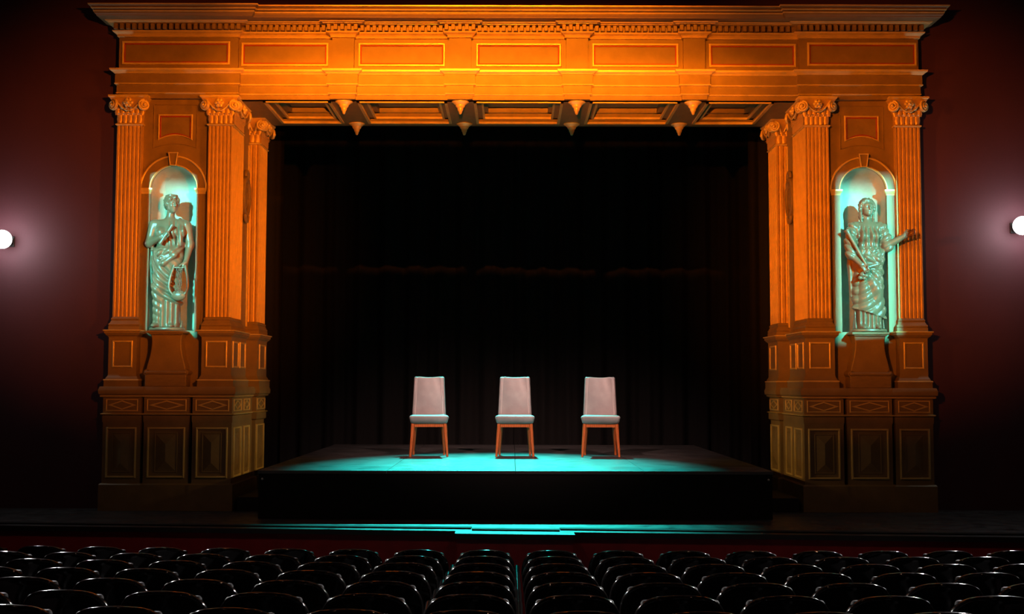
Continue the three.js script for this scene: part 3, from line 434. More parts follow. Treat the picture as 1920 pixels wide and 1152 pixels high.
function headField(X, Y, Z, c, yaw, pitch, style) {
  let x = X - c[0], y = Y - c[1], z = Z - c[2]; const cy = Math.cos(yaw), sy = Math.sin(yaw); [x, z] = [x * cy - z * sy, x * sy + z * cy]; const cp = Math.cos(pitch), sp = Math.sin(pitch); [y, z] = [y * cp - z * sp, y * sp + z * cp];
  const ax = Math.abs(x);
  let d = ell(x, y, z, [0, 0.012, -0.008], [0.068, 0.083, 0.084]);
  d = smin(d, ell(x, y, z, [0, -0.045, 0.022], [0.05, 0.055, 0.052]), 0.03);
  d = smin(d, Math.hypot(x, y + 0.082, z - 0.05) - 0.018, 0.025);
  d = smin(d, cap(ax, y, z, [0.03, -0.02, 0.05], [0.04, -0.015, 0.035], 0.018, 0.018), 0.02);
  d = -smin(-d, Math.hypot(ax - 0.028, y - 0.006, z - 0.084) - 0.017, 0.014);
  d = smin(d, Math.hypot(ax - 0.027, y - 0.006, z - 0.058) - 0.0135, 0.004);
  d = smin(d, cap(ax, y, z, [0.012, 0.024, 0.072], [0.045, 0.022, 0.055], 0.009, 0.007), 0.012);
  d = smin(d, cap(x, y, z, [0, 0.022, 0.074], [0, -0.026, 0.09], 0.008, 0.0125), 0.01);
  d = smin(d, cap(ax, y, z, [0, -0.047, 0.073], [0.017, -0.05, 0.064], 0.006, 0.004), 0.006);
  d = smin(d, cap(ax, y, z, [0, -0.059, 0.071], [0.014, -0.057, 0.064], 0.0065, 0.004), 0.006);
  d = smin(d, ell(x, y, z, [0.07 * Math.sign(x), -0.005, 0], [0.012, 0.028, 0.018]), 0.008);
  // hair
  const wave = 0.006 * Math.sin(y * 130 + 14 * Math.sin(z * 40)) + 0.005 * Math.sin(ax * 150 + z * 60);
  let hr = ell(x, y, z, [0, 0.03, -0.018], [0.083, 0.087, 0.09]) + wave; const line = z - 0.052 + Math.max(0, -y + 0.01) * 0.55 + Math.max(0, 0.055 - y) * 0.25 - Math.max(0, y - 0.055) * 2; hr = Math.max(hr, line * 0.7, -y - 0.07); d = smin(d, hr, 0.008);
  if (style === 'diadem') { d = smin(d, Math.max(Math.hypot(x, z + 0.01) - 0.07 - wave * 0.4, Math.abs(y - 0.085) - 0.018 - 0.1 * Math.max(0, z)), 0.01); d = smin(d, Math.hypot(x, y - 0.0, z + 0.1) - 0.045 - wave, 0.02); d = smin(d, chain(ax, y, z, [[0.0, 0.072, 0.072], [0.05, 0.05, 0.045], [0.076, 0.0, 0.0]], [0.014, 0.017, 0.018]) + wave * 0.7, 0.008); }
  else { for (let i = 0; i < 6; i++) { const t = i / 5, a = t * 1.75; d = smin(d, Math.hypot(ax - 0.012 - 0.068 * Math.sin(a), y - 0.085 * Math.cos(a) + 0.008, z - 0.045 + 0.045 * t) - 0.021 - wave * 0.5, 0.006); } d = smin(d, chain(ax, y, z, [[0.07, -0.04, -0.02], [0.068, -0.1, -0.02], [0.075, -0.15, 0.0]], [0.022, 0.02, 0.014]) + wave, 0.012); }
  return d;
}
function handField(x, y, z, wrist, dir, side, curl, r = 0.0085) {  // palm and five fingers; dir along the palm, side towards the thumb, curl = way the fingers bend
  const P = (a, b, c) => [wrist[0] + dir[0] * a + side[0] * b + curl[0] * c, wrist[1] + dir[1] * a + side[1] * b + curl[1] * c, wrist[2] + dir[2] * a + side[2] * b + curl[2] * c];
  if (Math.hypot(x - wrist[0], y - wrist[1], z - wrist[2]) > 0.24) return 0.1;
  let d = smin(cap(x, y, z, P(0.005, 0.014, 0), P(0.065, 0.02, 0.004), 0.02, 0.016), cap(x, y, z, P(0.005, -0.012, 0), P(0.062, -0.02, 0.004), 0.018, 0.015), 0.02);
  const L = [0.066, 0.074, 0.068, 0.054];
  for (let i = 0; i < 4; i++) { const b = 0.027 - i * 0.018; d = smin(d, chain(x, y, z, [P(0.066, b, 0.004), P(0.066 + L[i] * 0.5, b, 0.012), P(0.066 + L[i] * 0.62, b, 0.012 + L[i] * 0.36), P(0.066 + L[i] * 0.4, b, 0.012 + L[i] * 0.6)], [r, r, r * 0.92, r * 0.8], 0.004), 0.006); }
  return smin(d, chain(x, y, z, [P(0.015, 0.03, 0.006), P(0.045, 0.05, 0.02), P(0.065, 0.04, 0.042)], [0.012, 0.01, 0.008], 0.006), 0.008);
}
const ridge = (t) => 1 - 2 * Math.abs(Math.sin(t));                // sharp troughs, rounded folds
function fieldLyre(x, y, z) {
  // trunk
  let t = ell(x, y, z, [0.0, 0.8, 0], [0.168, 0.15, 0.125]); t = smin(t, ell(x, y, z, [0.0, 0.96, 0.0], [0.122, 0.14, 0.092]), 0.08); t = smin(t, ell(x, y, z, [0.0, 1.1, -0.005], [0.15, 0.13, 0.1]), 0.06);
  t = smin(t, Math.hypot(x + 0.07, y - 1.09, z - 0.075) - 0.056, 0.03); t = smin(t, Math.hypot(x - 0.07, y - 1.09, z - 0.075) - 0.056, 0.03);
  t = smin(t, cap(x, y, z, [-0.15, 1.195, -0.01], [0.165, 1.195, -0.01], 0.052, 0.052), 0.06);
  t += (x > -0.02 ? step(-0.02, 0.04, x) : 0) * 0.008 * ridge(x * 62 + y * 9) * step(0.8, 0.95, y) * (1 - step(1.2, 1.25, y));
  // skirt
  const taper = 0.158 + 0.012 * Math.cos(y * 5) - 0.012 * step(0.2, 0.5, y) * (1 - step(0.5, 0.85, y)) + 0.015 * (1 - step(0, 0.12, y)), kx = (x + 0.0) / taper, kz = (z + 0.005) / 0.112; let sk = (Math.hypot(kx, kz) - 1) * 0.11; 
  const r = Math.hypot(x - 0.34, y - 0.98), over = 0.74 - r, ov = step(-0.008, 0.008, over); sk += 0.011 * (1 - ov) + (1 - ov) * 0.011 * ridge(x * 60 + 0.6) * step(0, 0.05, z + 0.08) - ov * 0.006 + ov * 0.0125 * ridge(r * 46 + 0.8) * step(-0.1, 0.02, z) * (0.4 + 0.6 * step(0.2, 0.55, r));
  sk = Math.max(sk, y - 0.9, 0.02 - y);
  let d = smin(t, sk, 0.05);
  const leg = chain(x, y, z, [[-0.075, 0.76, 0.03], [-0.085, 0.46, 0.085], [-0.095, 0.1, 0.035]], [0.085, 0.068, 0.045], 0.04) + 0.007 * ridge(r * 46 + 0.8); d = smin(d, leg, 0.035);
  d = smin(d, ell(x, y, z, [-0.115, 0.035, 0.09], [0.04, 0.03, 0.075]), 0.03); d = smin(d, ell(x, y, z, [0.07, 0.03, 0.1], [0.035, 0.025, 0.05]), 0.03);
  // rolled cloth over the hips
  d = smin(d, chain(x, y, z, [[-0.165, 0.9, 0.02], [-0.07, 0.85, 0.11], [0.06, 0.87, 0.118], [0.165, 0.96, 0.04]], [0.026, 0.03, 0.03, 0.024], 0.03) + 0.007 * ridge((x - y * 0.7) * 40), 0.014);
  d = smin(d, chain(x, y, z, [[-0.15, 0.72, 0.06], [-0.02, 0.735, 0.125], [0.1, 0.83, 0.115], [0.17, 0.94, 0.03]], [0.02, 0.028, 0.028, 0.02], 0.03), 0.016);
  d = smin(d, chain(x, y, z, [[-0.165, 0.82, 0.03], [-0.05, 0.79, 0.12], [0.1, 0.85, 0.115]], [0.016, 0.02, 0.016], 0.02), 0.014);
  // cloak falling behind the bent arm, and over the other shoulder
  d = smin(d, chain(x, y, z, [[-0.19, 1.0, -0.06], [-0.2, 0.75, -0.05], [-0.17, 0.5, -0.04]], [0.04, 0.042, 0.03], 0.03) + 0.006 * ridge(x * 70), 0.02);
  d = smin(d, chain(x, y, z, [[0.12, 1.23, -0.01], [0.165, 1.1, 0.075], [0.14, 0.95, 0.09]], [0.035, 0.034, 0.03], 0.03) + 0.007 * ridge(x * 70 + y * 12), 0.02);
  // arms
  d = smin(d, chain(x, y, z, [[-0.175, 1.19, -0.005], [-0.215, 0.975, 0.02], [-0.06, 1.03, 0.125]], [0.056, 0.047, 0.029], 0.03), 0.02); d = smin(d, handField(x, y, z, [-0.06, 1.03, 0.125], [0.93, 0.33, 0.16], [0.3, -0.94, 0], [0.2, 0.1, 0.97]), 0.01);
  d = smin(d, chain(x, y, z, [[0.195, 1.18, -0.01], [0.24, 0.96, 0.0], [0.215, 0.75, 0.075]], [0.056, 0.043, 0.028], 0.03), 0.02); d = smin(d, handField(x, y, z, [0.215, 0.75, 0.075], [-0.15, -0.96, 0.2], [-0.5, 0.1, 0.86], [-0.85, 0.2, -0.5]), 0.01);
  // neck and head
  d = smin(d, cap(x, y, z, [0.0, 1.2, -0.01], [0.02, 1.36, 0.0], 0.052, 0.042), 0.04);
  return smin(d, headField(x, y, z, [0.03, 1.42, 0.01], 0.72, 0.02, 'diadem'), 0.015);
}
function fieldHerald(x, y, z) {
  let t = ell(x, y, z, [0.0, 0.8, 0], [0.165, 0.14, 0.12]); t = smin(t, ell(x, y, z, [0.0, 0.95, 0.0], [0.125, 0.14, 0.095]), 0.08); t = smin(t, ell(x, y, z, [0.0, 1.09, -0.005], [0.152, 0.13, 0.1]), 0.06);
  t = smin(t, Math.hypot(x + 0.065, y - 1.06, z - 0.08) - 0.055, 0.03); t = smin(t, Math.hypot(x - 0.065, y - 1.06, z - 0.08) - 0.055, 0.03); t = smin(t, cap(x, y, z, [-0.14, 1.18, -0.01], [0.145, 1.18, -0.01], 0.052, 0.052), 0.06);
  t += 0.010 * ridge(x * 55 + (y - 1) * x * 60) * step(0.78, 0.9, y) * (1 - step(1.14, 1.2, y)) * step(-0.05, 0.03, z);
  const taper = 0.16 + 0.012 * Math.cos(y * 5) + 0.02 * (1 - step(0, 0.14, y)); let sk = (Math.hypot(x / taper, (z + 0.005) / 0.115) - 1) * 0.112;
  const hem = y - (0.185 - 0.33 * x), ov = step(-0.006, 0.006, hem), px = x + 0.11, py = y - 0.78, ang = Math.atan2(px, -py), rr = Math.hypot(px, py);
  const swag = Math.hypot(x + 0.16, (y - 0.98) * 0.62);
  sk += (1 - ov) * (0.015 + 0.012 * ridge(x * 68)) - ov * 0.007 + ov * 0.015 * step(0.05, 0.2, rr) * step(-0.1, 0.02, z) * (0.6 * ridge(ang * 9 + 0.4) + 0.5 * ridge(swag * 52)); sk = Math.max(sk, y - 0.9, 0.02 - y);
  let d = smin(t, sk, 0.05);
  d = smin(d, chain(x, y, z, [[0.06, 0.74, 0.03], [0.075, 0.46, 0.075], [0.075, 0.15, 0.03]], [0.075, 0.06, 0.045], 0.04) + 0.008 * ridge(ang * 9), 0.05); d = smin(d, ell(x, y, z, [0.08, 0.03, 0.1], [0.035, 0.026, 0.06]), 0.03); d = smin(d, ell(x, y, z, [-0.08, 0.03, 0.09], [0.035, 0.026, 0.055]), 0.03);
  // girdle, brooch, overfold
  d = smin(d, Math.hypot(Math.hypot(x / 1.3, z) - 0.1, y - 0.93) - 0.011, 0.008); d = smin(d, ell(x, y, z, [0.005, 0.88, 0.112], [0.033, 0.036, 0.02]), 0.006); d = smin(d, Math.hypot(x - 0.005, y - 0.88, z - 0.13) - 0.014, 0.004);
  d = smin(d, chain(x, y, z, [[-0.16, 0.86, 0.03], [-0.05, 0.81, 0.115], [0.07, 0.79, 0.118], [0.16, 0.82, 0.03]], [0.024, 0.03, 0.03, 0.024], 0.03) + 0.008 * ridge(x * 34 + y * 30), 0.016);
  d = smin(d, chain(x, y, z, [[0.165, 0.8, 0.03], [0.07, 0.74, 0.12], [-0.06, 0.7, 0.13]], [0.018, 0.022, 0.018], 0.02), 0.016);
  // cloak at the back on one side
  d = smin(d, chain(x, y, z, [[-0.17, 1.1, -0.05], [-0.18, 0.75, -0.04], [-0.165, 0.4, -0.03]], [0.04, 0.042, 0.03], 0.03) + 0.006 * ridge(x * 70), 0.02);
  // sleeves and arms: one bent to the belt, one held out
  d = smin(d, chain(x, y, z, [[-0.16, 1.17, 0], [-0.2, 1.0, 0.02], [-0.205, 0.85, 0.06]], [0.06, 0.062, 0.058], 0.03) + 0.007 * ridge(y * 40 + x * 30), 0.02);
  d = smin(d, chain(x, y, z, [[-0.2, 0.86, 0.05], [-0.115, 0.735, 0.15]], [0.042, 0.028], 0.03), 0.015); d = smin(d, handField(x, y, z, [-0.115, 0.735, 0.15], [0.6, -0.75, 0.25], [0.7, 0.65, 0.2], [-0.3, -0.2, 0.9]), 0.01);
  d = smin(d, chain(x, y, z, [[0.165, 1.17, 0], [0.2, 1.04, 0.03], [0.215, 0.94, 0.06]], [0.058, 0.06, 0.058], 0.03) + 0.006 * ridge(y * 42 - x * 24), 0.02);
  d = smin(d, chain(x, y, z, [[0.2, 0.955, 0.06], [0.36, 1.05, 0.17]], [0.043, 0.028], 0.03), 0.015); d = smin(d, handField(x, y, z, [0.36, 1.05, 0.17], [0.86, 0.42, 0.28], [-0.4, 0.9, 0.1], [0.1, 0.1, 0.99]), 0.01);
  d = smin(d, cap(x, y, z, [0.0, 1.19, -0.01], [0.0, 1.34, 0.0], 0.05, 0.041), 0.04);
  return smin(d, headField(x, y, z, [0.0, 1.395, 0.01], 0.1, 0.08, 'curls'), 0.015);
}
function statue(label, at, field, extras) {
  const S = thing('statue', label, 'statue', at);
  obj('base', [lathe([[0.001, 0], [0.192, 0], [0.198, 0.008], [0.196, 0.03], [0.185, 0.036], [0.001, 0.038]], 36).scale(1, 1, 0.76)], M.bronze, S);
  const b = obj('figure', surfaceNet(field, [-0.32, 0, -0.17], [0.56, 1.56, 0.36], 0.0056), M.bronze, S); b.position.y = 0.018; 
  extras(S); return S;
}
statue('brown draped statue holding a scroll to her chest and a lyre', [XC - 3.965, 2.0, -13.24], fieldLyre, (S) => {
  const sc = rod([-0.045, 0.985, 0.16], [0.075, 1.175, 0.15], 0.02, 0.02, 14); obj('scroll', [sc, rod([-0.052, 0.973, 0.16], [-0.04, 0.992, 0.16], 0.024, 0.024), rod([0.07, 1.167, 0.15], [0.08, 1.183, 0.15], 0.024, 0.024)], M.bronze, S);
  const ly = part('lyre', S, [0.165, 0.36, 0.15]);
  for (const k of [-1, 1]) obj('arm', tube([[k * 0.04, 0.01, 0.01], [k * 0.098, 0.09, 0.015], [k * 0.1, 0.2, 0.01], [k * 0.062, 0.37, -0.02]], 0.015, 24, 8), M.bronze, ly);
  const bowl = new THREE.SphereGeometry(1, 18, 12); bowl.scale(0.085, 0.06, 0.04); bowl.translate(0, 0.03, 0); obj('sound_box', bowl, M.bronze, ly); obj('crossbar', rod([-0.075, 0.345, -0.012], [0.075, 0.345, -0.012], 0.008, 0.008), M.bronze, ly);
  for (let i = 0; i < 5; i++) obj('string', rod([-0.03 + i * 0.015, 0.03, 0.038], [-0.032 + i * 0.016, 0.345, -0.01], 0.003, 0.003, 6), M.bronze, ly);
});
statue('brown draped statue with outstretched arm carrying a long staff', [XC + 3.955, 2.0, -13.22], fieldHerald, (S) => {
  const h = part('staff', S); obj('tube', rod([-0.04, 0.68, 0.19], [-0.235, 1.1, 0.1], 0.014, 0.022, 14), M.bronze, h);
  const bell = lathe([[0.02, 0], [0.024, 0.03], [0.034, 0.06], [0.036, 0.068], [0.028, 0.066], [0.016, 0.03]], 18); bell.applyQuaternion(new THREE.Quaternion().setFromUnitVectors(new THREE.Vector3(0, 1, 0), new THREE.Vector3(-0.195, 0.42, -0.09).normalize())); bell.translate(-0.23, 1.09, 0.102); obj('bell', bell, M.bronze, h);
  obj('gathered_cloth', [[-0.1, 0.64, 0.15, 0.04], [-0.065, 0.625, 0.155, 0.032], [-0.125, 0.605, 0.14, 0.03], [-0.085, 0.6, 0.145, 0.028]].map(([x, y, z, r]) => { const g = new THREE.SphereGeometry(r, 14, 10); g.scale(1, 0.8, 0.8); g.translate(x, y, z); return g; }), M.bronze, S);
});

// ------------------------------------------------------------------ stage platform, curtains, risers
const TOP = 0.5;
{
  const p = thing('stage_platform', 'low black stage platform with charcoal top carrying three chairs', 'platform', [0.04, 0, -15.06]);
  const w = 2.7, zf = 2.69, zb = -2.69;
  for (let i = 0; i < 4; i++) for (let j = 0; j < 3; j++) { const x0 = -w + i * w / 2, z0 = zb + j * (zf - zb) / 3; obj('deck_panel', rbx(w / 2 - 0.003, 0.036, (zf - zb) / 3 - 0.003, 0.004, x0 + w / 4, TOP - 0.018, z0 + (zf - zb) / 6), M.deck, p); }
  obj('front_skirt', bx(-w + 0.01, w - 0.01, 0, TOP - 0.036, zf - 0.03, zf - 0.01), M.black, p); obj('rear_skirt', bx(-w + 0.01, w - 0.01, 0, TOP - 0.036, zb + 0.01, zb + 0.03), M.black, p);
  for (const k of [-1, 1]) obj('side_skirt', bx(k * (w - 0.03), k * (w - 0.01), 0, TOP - 0.036, zb + 0.03, zf - 0.03), M.black, p);
  for (const k of [-1, 1]) obj('edge_bolt', new THREE.SphereGeometry(0.012, 10, 8).translate(k * (w - 0.05), TOP - 0.09, zf - 0.006), M.piping, p);
}
for (const k of [-1, 1]) { const r = obj('stage_riser', bx(k < 0 ? -3.045 : 2.76, k < 0 ? -2.68 : 3.185, 0, 0.15, -15.6, -13.12), M.blackPaint); tag(r, k < 0 ? 'low black riser between the platform and the lyre statue pier' : 'low black riser between the platform and the outstretched arm statue pier', 'riser'); }
function curtain(label, x0, x1, z, y0, y1, folds, depth, m, seed, group) {
  const nx = Math.round((x1 - x0) * 34), ny = 14, v = [], idx = [];
  for (const side of [0, 1]) for (let j = 0; j <= ny; j++) for (let i = 0; i <= nx; i++) { const x = x0 + (x1 - x0) * i / nx, y = y0 + (y1 - y0) * j / ny, ph = x * folds + 1.3 * noise.noise(x * 0.9, seed, 0) + 0.15 * noise.noise(x * 2, y * 0.5, seed); v.push(x, y, z + depth * (Math.sin(ph) + 0.4 * Math.sin(2.3 * ph + seed)) * (1 - 0.25 * j / ny) - side * 0.012); }
  const n1 = (nx + 1) * (ny + 1); for (let j = 0; j < ny; j++) for (let i = 0; i < nx; i++) { const a = j * (nx + 1) + i, b = a + 1, c = a + nx + 1, d = c + 1; idx.push(a, b, d, a, d, c, a + n1, d + n1, b + n1, a + n1, c + n1, d + n1); }
  const g = new THREE.BufferGeometry(); g.setAttribute('position', new THREE.Float32BufferAttribute(v, 3)); g.setIndex(idx); g.computeVertexNormals(); boxUV(g); return tag(obj('stage_curtain', g, m), label, 'curtain', group);
}
curtain('black velvet curtain hanging across the back of the stage, half beside the lyre statue', -4.6, 0.02, -18.6, 0.002, 7.4, 15, 0.07, M.velvet, 3);
curtain('black velvet curtain hanging across the back of the stage, half beside the outstretched arm statue', 0.0, 4.6, -18.68, 0.002, 7.4, 15, 0.07, M.velvet, 9);
curtain('narrow black side curtain hanging behind the lyre statue pier', -4.6, -3.12, -15.9, 0.002, 7.4, 20, 0.05, M.velvet, 5); curtain('narrow black side curtain hanging behind the outstretched arm statue pier', 3.22, 4.7, -15.9, 0.002, 7.4, 20, 0.05, M.velvet, 6);

// ------------------------------------------------------------------ the three chairs
function backGeo(w0, w1, h, t, grow) {                              // tapered padded back, upper edge dips in the middle
  const s = new THREE.Shape(), a = w0 / 2 + grow, b = w1 / 2 + grow, r = 0.025; s.moveTo(-a, 0); s.lineTo(a, 0); s.lineTo(b, h - r + grow); s.quadraticCurveTo(b, h + grow, b - r, h + grow - 0.001); s.quadraticCurveTo(0, h + grow - 0.018, -b + r, h + grow - 0.001); s.quadraticCurveTo(-b, h + grow, -b, h - r + grow); s.closePath(); return s;
}
function makeChair(label) {
  const c = thing('padded_chair', label, 'chair', [0, TOP, 0], 'chairs on the platform');
  const g = extrude(backGeo(0.42, 0.375, 0.53, 0.06, 0), 0.066, 0.027, 5, 16);
  const lean = (q) => { q.translate(0, 0, -0.06); q.rotateX(-0.16); q.translate(0, 0.445, -0.195); return q; };
  const back = obj('backrest', toCreasedNormals(lean(g), 0.9), M.vinyl, c);
  const ps = backGeo(0.42, 0.375, 0.53, 0, -0.04), pl = extrude(ps, 0.016, 0.006, 3, 16); pl.translate(0, 0.03, 0.054); obj('centre_panel', toCreasedNormals(lean(pl), 0.9), M.vinyl, back);
  const pp = ps.getPoints(8).map((p) => [p.x, p.y + 0.03, 0.064]); const tp = new THREE.TubeGeometry(new THREE.CatmullRomCurve3(pp.slice(0, -1).map((p) => new THREE.Vector3(...p)), true, 'catmullrom', 0.02), 120, 0.0058, 6, true); obj('piping', lean(tp), M.piping, back);
  const ss = new THREE.Shape(); const a = 0.237, b = 0.21, f = 0.245, k = -0.2, r = 0.04; ss.moveTo(-a + r, f); ss.lineTo(a - r, f); ss.quadraticCurveTo(a, f, a, f - r); ss.lineTo(b, k + r); ss.quadraticCurveTo(b, k, b - r, k); ss.lineTo(-b + r, k); ss.quadraticCurveTo(-b, k, -b, k + r); ss.lineTo(-a, f - r); ss.quadraticCurveTo(-a, f, -a + r, f);
  const sg = extrude(ss, 0.085, 0.026, 4, 10); sg.rotateX(Math.PI / 2); sg.translate(0, 0.472, 0); const p = sg.attributes.position;
  for (let i = 0; i < p.count; i++) { const y = p.getY(i), z = p.getZ(i), x = p.getX(i); if (y > 0.44) p.setY(i, y + 0.008 * Math.cos(x * 6) - 0.004); else { p.setZ(i, z > 0 ? z - 1.3 * (0.44 - y) : z); p.setX(i, x * (1 - 2.2 * (0.44 - y))); } }
  sg.computeVertexNormals(); const seat = obj('seat', toCreasedNormals(sg, 0.9), M.vinyl, c); void seat;
  obj('seat_rail', [bx(-0.19, 0.19, 0.355, 0.395, 0.16, 0.18), bx(-0.17, 0.17, 0.355, 0.395, -0.16, -0.14), bx(-0.19, -0.172, 0.355, 0.395, -0.15, 0.17), bx(0.172, 0.19, 0.355, 0.395, -0.15, 0.17)], M.teak, c);
  for (const [sx, sz] of [[-1, 1], [1, 1], [-1, -1], [1, -1]]) obj('leg', rod([sx * (sz > 0 ? 0.222 : 0.19), 0, sz > 0 ? 0.225 : -0.225], [sx * (sz > 0 ? 0.192 : 0.165), 0.392, sz > 0 ? 0.17 : -0.15], 0.014, 0.023, 12), M.teak, c);
  return c;
}
const CH = [[-1.045, 0.07, 'grey padded chair, the one nearest the lyre statue side of the platform'], [0.04, 0.0, 'grey padded chair standing between the two other chairs'], [1.12, -0.06, 'grey padded chair, the one nearest the outstretched arm statue side of the platform']];
const chair0 = makeChair(CH[0][2]);
CH.forEach(([x, ry, label], i) => { const c = i ? chair0.clone() : chair0; if (i) { c.name = numbered('padded_chair'); c.userData = { ...chair0.userData, label }; scene.add(c); } c.position.set(x, TOP + 0.005, -14.89); c.scale.setScalar(1.035); c.rotation.y = ry; });

// ------------------------------------------------------------------ auditorium seats
function makeSeat() {
  const c = thing('theatre_seat', '', 'seat', [0, 0, 0]);
  const w = 0.255, h = 0.5, s = new THREE.Shape(); s.moveTo(-w * 0.86, 0); s.lineTo(w * 0.86, 0); s.lineTo(w, 0.3); s.bezierCurveTo(w, 0.42, w * 0.78, 0.475, w * 0.45, 0.49); s.quadraticCurveTo(0, 0.508, -w * 0.45, 0.49); s.bezierCurveTo(-w * 0.78, 0.475, -w, 0.42, -w, 0.3); s.closePath();
  let g = new THREE.ExtrudeGeometry(s, { depth: 0.012, bevelEnabled: true, bevelThickness: 0.016, bevelSize: 0.016, bevelOffset: -0.016, bevelSegments: 6, curveSegments: 18 });
  g = mergeVertices((() => { const q = g.index ? g.toNonIndexed() : g; q.deleteAttribute('uv'); q.deleteAttribute('normal'); return q; })(), 1e-4); const p = g.attributes.position;
  for (let i = 0; i < p.count; i++) { const x = p.getX(i), y = p.getY(i); p.setZ(i, p.getZ(i) - 1.1 * x * x + 0.1 * y); p.setY(i, y + 0.34); }   // wraps round the sitter (who faces the stage) and leans back
  g.computeVertexNormals(); obj('back_shell', toCreasedNormals(g, 1.0), M.seat, c);
  obj('back_pad', rbx(0.42, 0.36, 0.05, 0.022, 0, 0.62, -0.06), M.seatCloth, c).rotation.set(0.06, 0, 0);
  obj('seat_pad', rbx(0.44, 0.09, 0.42, 0.03, 0, 0.42, -0.27), M.seatCloth, c);
  obj('pedestal', [rbx(0.06, 0.37, 0.12, 0.015, 0, 0.19, -0.2), rbx(0.2, 0.02, 0.26, 0.008, 0, 0.01, -0.2)], M.metal, c);
  const ar = new THREE.CapsuleGeometry(0.025, 0.3, 6, 14); ar.rotateX(Math.PI / 2 + 0.19); ar.translate(0.268, 0.6, -0.2); obj('armrest', [ar, rbx(0.024, 0.2, 0.05, 0.01, 0.268, 0.49, -0.12), rbx(0.3, 0.024, 0.05, 0.01, 0.14, 0.385, -0.12)], M.seat, c);
  return c;
}
{
  const proto = makeSeat(), names = ['front row by stage', 'second row from stage', 'third row from stage', 'fourth row from stage', 'fifth row from stage', 'sixth row from stage', 'seventh row from stage'], nth = ['first', 'second', 'third', 'fourth', 'fifth', 'sixth', 'seventh', 'eighth', 'ninth', 'tenth'];
  let used = false;
  for (let r = 0; r < 7; r++) {
    const d = 10.0 - 0.73 * r, reach = Math.ceil((d * 960 / 2200 + 0.3) / 0.56);
    for (let k = -reach; k < reach; k++) {
      const x = 0.058 + 0.28 + 0.56 * k, bend = 0.0158 * x * x - 0.045 * x, z = -d - bend, c = used ? proto.clone() : proto;
      if (used) { c.name = numbered('theatre_seat'); scene.add(c); } used = true;
      c.userData = { label: `glossy black theatre seat, ${names[r]}, ${nth[k < 0 ? -k - 1 : k]} from centre line towards ${k < 0 ? 'lyre' : 'outstretched arm'} statue`, category: 'seat', group: 'theatre seats, ' + names[r] };
      c.position.set(x, FLOOR_Y(-d) + 0.012, z); c.position.y = FLOOR_Y(z) + 0.006;
    }
  }
}

// ------------------------------------------------------------------ lamps
function wallLamp(label, x, y) {
  const L = thing('wall_floodlight', label, 'floodlight', [x, y, -13.33], 'white floodlights on the proscenium wall');
  obj('mounting_plate', rbx(0.1, 0.12, 0.02, 0.006, 0, 0, 0.012), M.metal, L); obj('bracket', bx(-0.025, 0.025, -0.025, 0.025, 0.02, 0.1), M.metal, L);
  const h = lathe([[0.001, 0], [0.05, 0.004], [0.062, 0.03], [0.062, 0.05], [0.05, 0.05], [0.001, 0.045]], 28); h.rotateX(Math.PI / 2); h.translate(0, 0, 0.09); obj('lamp_holder', h, M.metal, L);
  const l = new THREE.SphereGeometry(0.105, 32, 20); l.translate(0, 0, 0.23); obj('globe', l, lensMat([1, 0.97, 0.95], WALL_LAMP.glow), L);
  const p = new THREE.PointLight(lin(0.8, 0.94, 1), WALL_LAMP.cd); p.position.set(x, y, -13.33 + 0.23); p.castShadow = true; p.shadow.radius = 4.5; scene.add(p);
  const b = new THREE.SpotLight(lin(1, 0.97, 0.95), WALL_LAMP.beam, 0, 0.46, 0.6, 2); b.position.set(x, y, -13.33 + 0.35); b.target.position.set(x * 0.15, -0.3, -6.5); b.castShadow = true; b.shadow.radius = 4.5; scene.add(b, b.target);
}
wallLamp('white floodlight on the wall beside the lyre statue pier', -5.73, 3.02); wallLamp('white floodlight on the wall beside the outstretched arm statue pier', 5.74, 3.2);
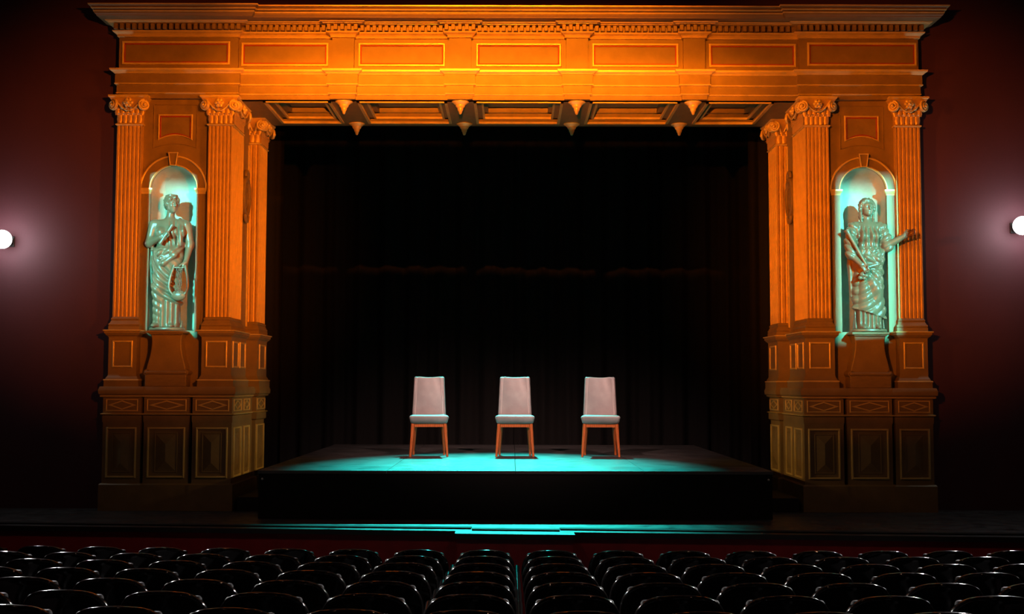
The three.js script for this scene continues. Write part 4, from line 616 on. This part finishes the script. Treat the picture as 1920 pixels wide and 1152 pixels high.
function spot(key, label, { shutters, hang } = {}) {
  const q = LIGHTS[key], from = new THREE.Vector3(...q.from), to = new THREE.Vector3(...q.to), dir = to.clone().sub(from).normalize();
  const L = thing('stage_spotlight', label, 'spotlight', q.from), turn = new THREE.Quaternion().setFromRotationMatrix(new THREE.Matrix4().lookAt(from, to, new THREE.Vector3(0, 1, 0)));   // local -z looks at the target
  const head = part('lamp_head', L); head.quaternion.copy(turn);
  const can = lathe([[0.001, 0.32], [0.08, 0.31], [0.11, 0.26], [0.115, 0.06], [0.125, 0.05], [0.125, 0.02], [0.11, 0.02], [0.11, 0.05], [0.108, 0.25], [0.001, 0.27]], 24); can.rotateX(Math.PI / 2); obj('can', can, M.metal, head);
  const ln = new THREE.CircleGeometry(0.105, 24); ln.rotateY(Math.PI); ln.translate(0, 0, 0.05); obj('lens', ln, lensMat(q.color, 3), head);
  if (shutters) { const [l, r, b, t, dz, near = 0.3] = shutters, o = 0.26; if (l > -o) { obj('shutter', bx(-o, l, -o, o, -dz, -dz - 0.002), M.metal, head); obj('shutter', bx(r, o, -o, o, -dz, -dz - 0.002), M.metal, head); } obj('shutter', bx(-o, o, -o, b, -dz - 0.004, -dz - 0.006), M.metal, head); if (t < o) obj('shutter', bx(-o * near, o * near, t * near, o * near, -dz * near - 0.004, -dz * near - 0.006), M.metal, head);
    for (const [sx, sy] of [[-1, -1], [1, -1], [-1, 1], [1, 1]]) obj('shutter_arm', rod([sx * 0.1, sy * 0.1, 0.02], [sx * 0.13, sy * 0.13, -dz], 0.005, 0.005, 6), M.metal, head); }
  const top = hang ?? 7.8; obj('yoke', [bx(-0.14, -0.132, -0.02, 0.2, 0.1, 0.14), bx(0.132, 0.14, -0.02, 0.2, 0.1, 0.14), bx(-0.14, 0.14, 0.2, 0.21, 0.1, 0.14)], M.metal, L); obj('hanging_pole', rod([0, 0.2, 0.12], [0, top - q.from[1], 0.12], 0.018, 0.018), M.metal, L);
  const s = new THREE.SpotLight(lin(...q.color), q.cd, 0, q.angle * Math.PI / 180, q.pen, 2); s.position.copy(from); s.target.position.copy(to); s.castShadow = true; s.shadow.radius = q.size; s.shadow.mapSize.set(1024, 1024); scene.add(s, s.target);
}
spot('amberCentre', 'amber spotlight on a pole aimed at the middle of the entablature', { shutters: [-0.3, 0.3, -0.003, 0.049, 0.5, 1] }); spot('amberLeft', 'amber spotlight aimed across at the outstretched arm statue pier'); spot('amberRight', 'amber spotlight aimed across at the lyre statue pier');
spot('amberLow', 'low hung amber spotlight aimed up at the coffered soffit', { shutters: [-0.3, 0.3, -0.0155, 0.012, 0.5, 1] }); spot('amberCrossLeft', 'amber spotlight by the side wall aimed at the outstretched arm statue reveal'); spot('amberCrossRight', 'amber spotlight by the side wall aimed at the lyre statue reveal');
spot('cyanBack', 'cyan spotlight hung above the rear stage behind the chairs', { hang: 9.4 });
spot('statueLeft', 'cyan shuttered spotlight aimed at the statue with the lyre', { shutters: [-0.0165, 0.0185, -0.064, 0.057, 0.5] }); spot('statueRight', 'cyan shuttered spotlight aimed at the statue with outstretched arm', { shutters: [-0.022, 0.020, -0.066, 0.056, 0.5] });
spot('roseLeft', 'rose spotlight hung over the seats aimed at the chairs, left of the aisle line'); spot('roseRight', 'rose spotlight hung over the seats aimed at the chairs, right of the aisle line');
spot('strawLeft', 'straw spotlight near the side wall aimed at the outstretched arm statue reveal'); spot('strawRight', 'straw spotlight near the side wall aimed at the lyre statue reveal');

for (const k of [-1, 1]) {
  const L = thing('house_light', k < 0 ? 'dim recessed house light in the ceiling on the lyre statue side' : 'dim recessed house light in the ceiling on the outstretched arm statue side', 'ceiling light', [k * 3.6, 7.8, -5.2]);
  const rim = lathe([[0.11, -0.001], [0.15, -0.001], [0.15, -0.02], [0.12, -0.03], [0.11, -0.02]], 28); obj('rim', rim, M.metal, L); const d = new THREE.CircleGeometry(0.11, 28); d.rotateX(Math.PI / 2); d.translate(0, -0.008, 0); obj('diffuser', d, lensMat([1, 0.55, 0.32], 1.2), L);
  const p = new THREE.SpotLight(lin(1, 0.55, 0.32), HOUSE.cd, 0, 0.85, 1, 2); p.position.set(k * 3.6, 7.74, -5.2); p.target.position.set(k * 2, -0.5, -9.6); p.castShadow = true; p.shadow.radius = 5; scene.add(p, p.target);
}
renderer.render(scene, camera);
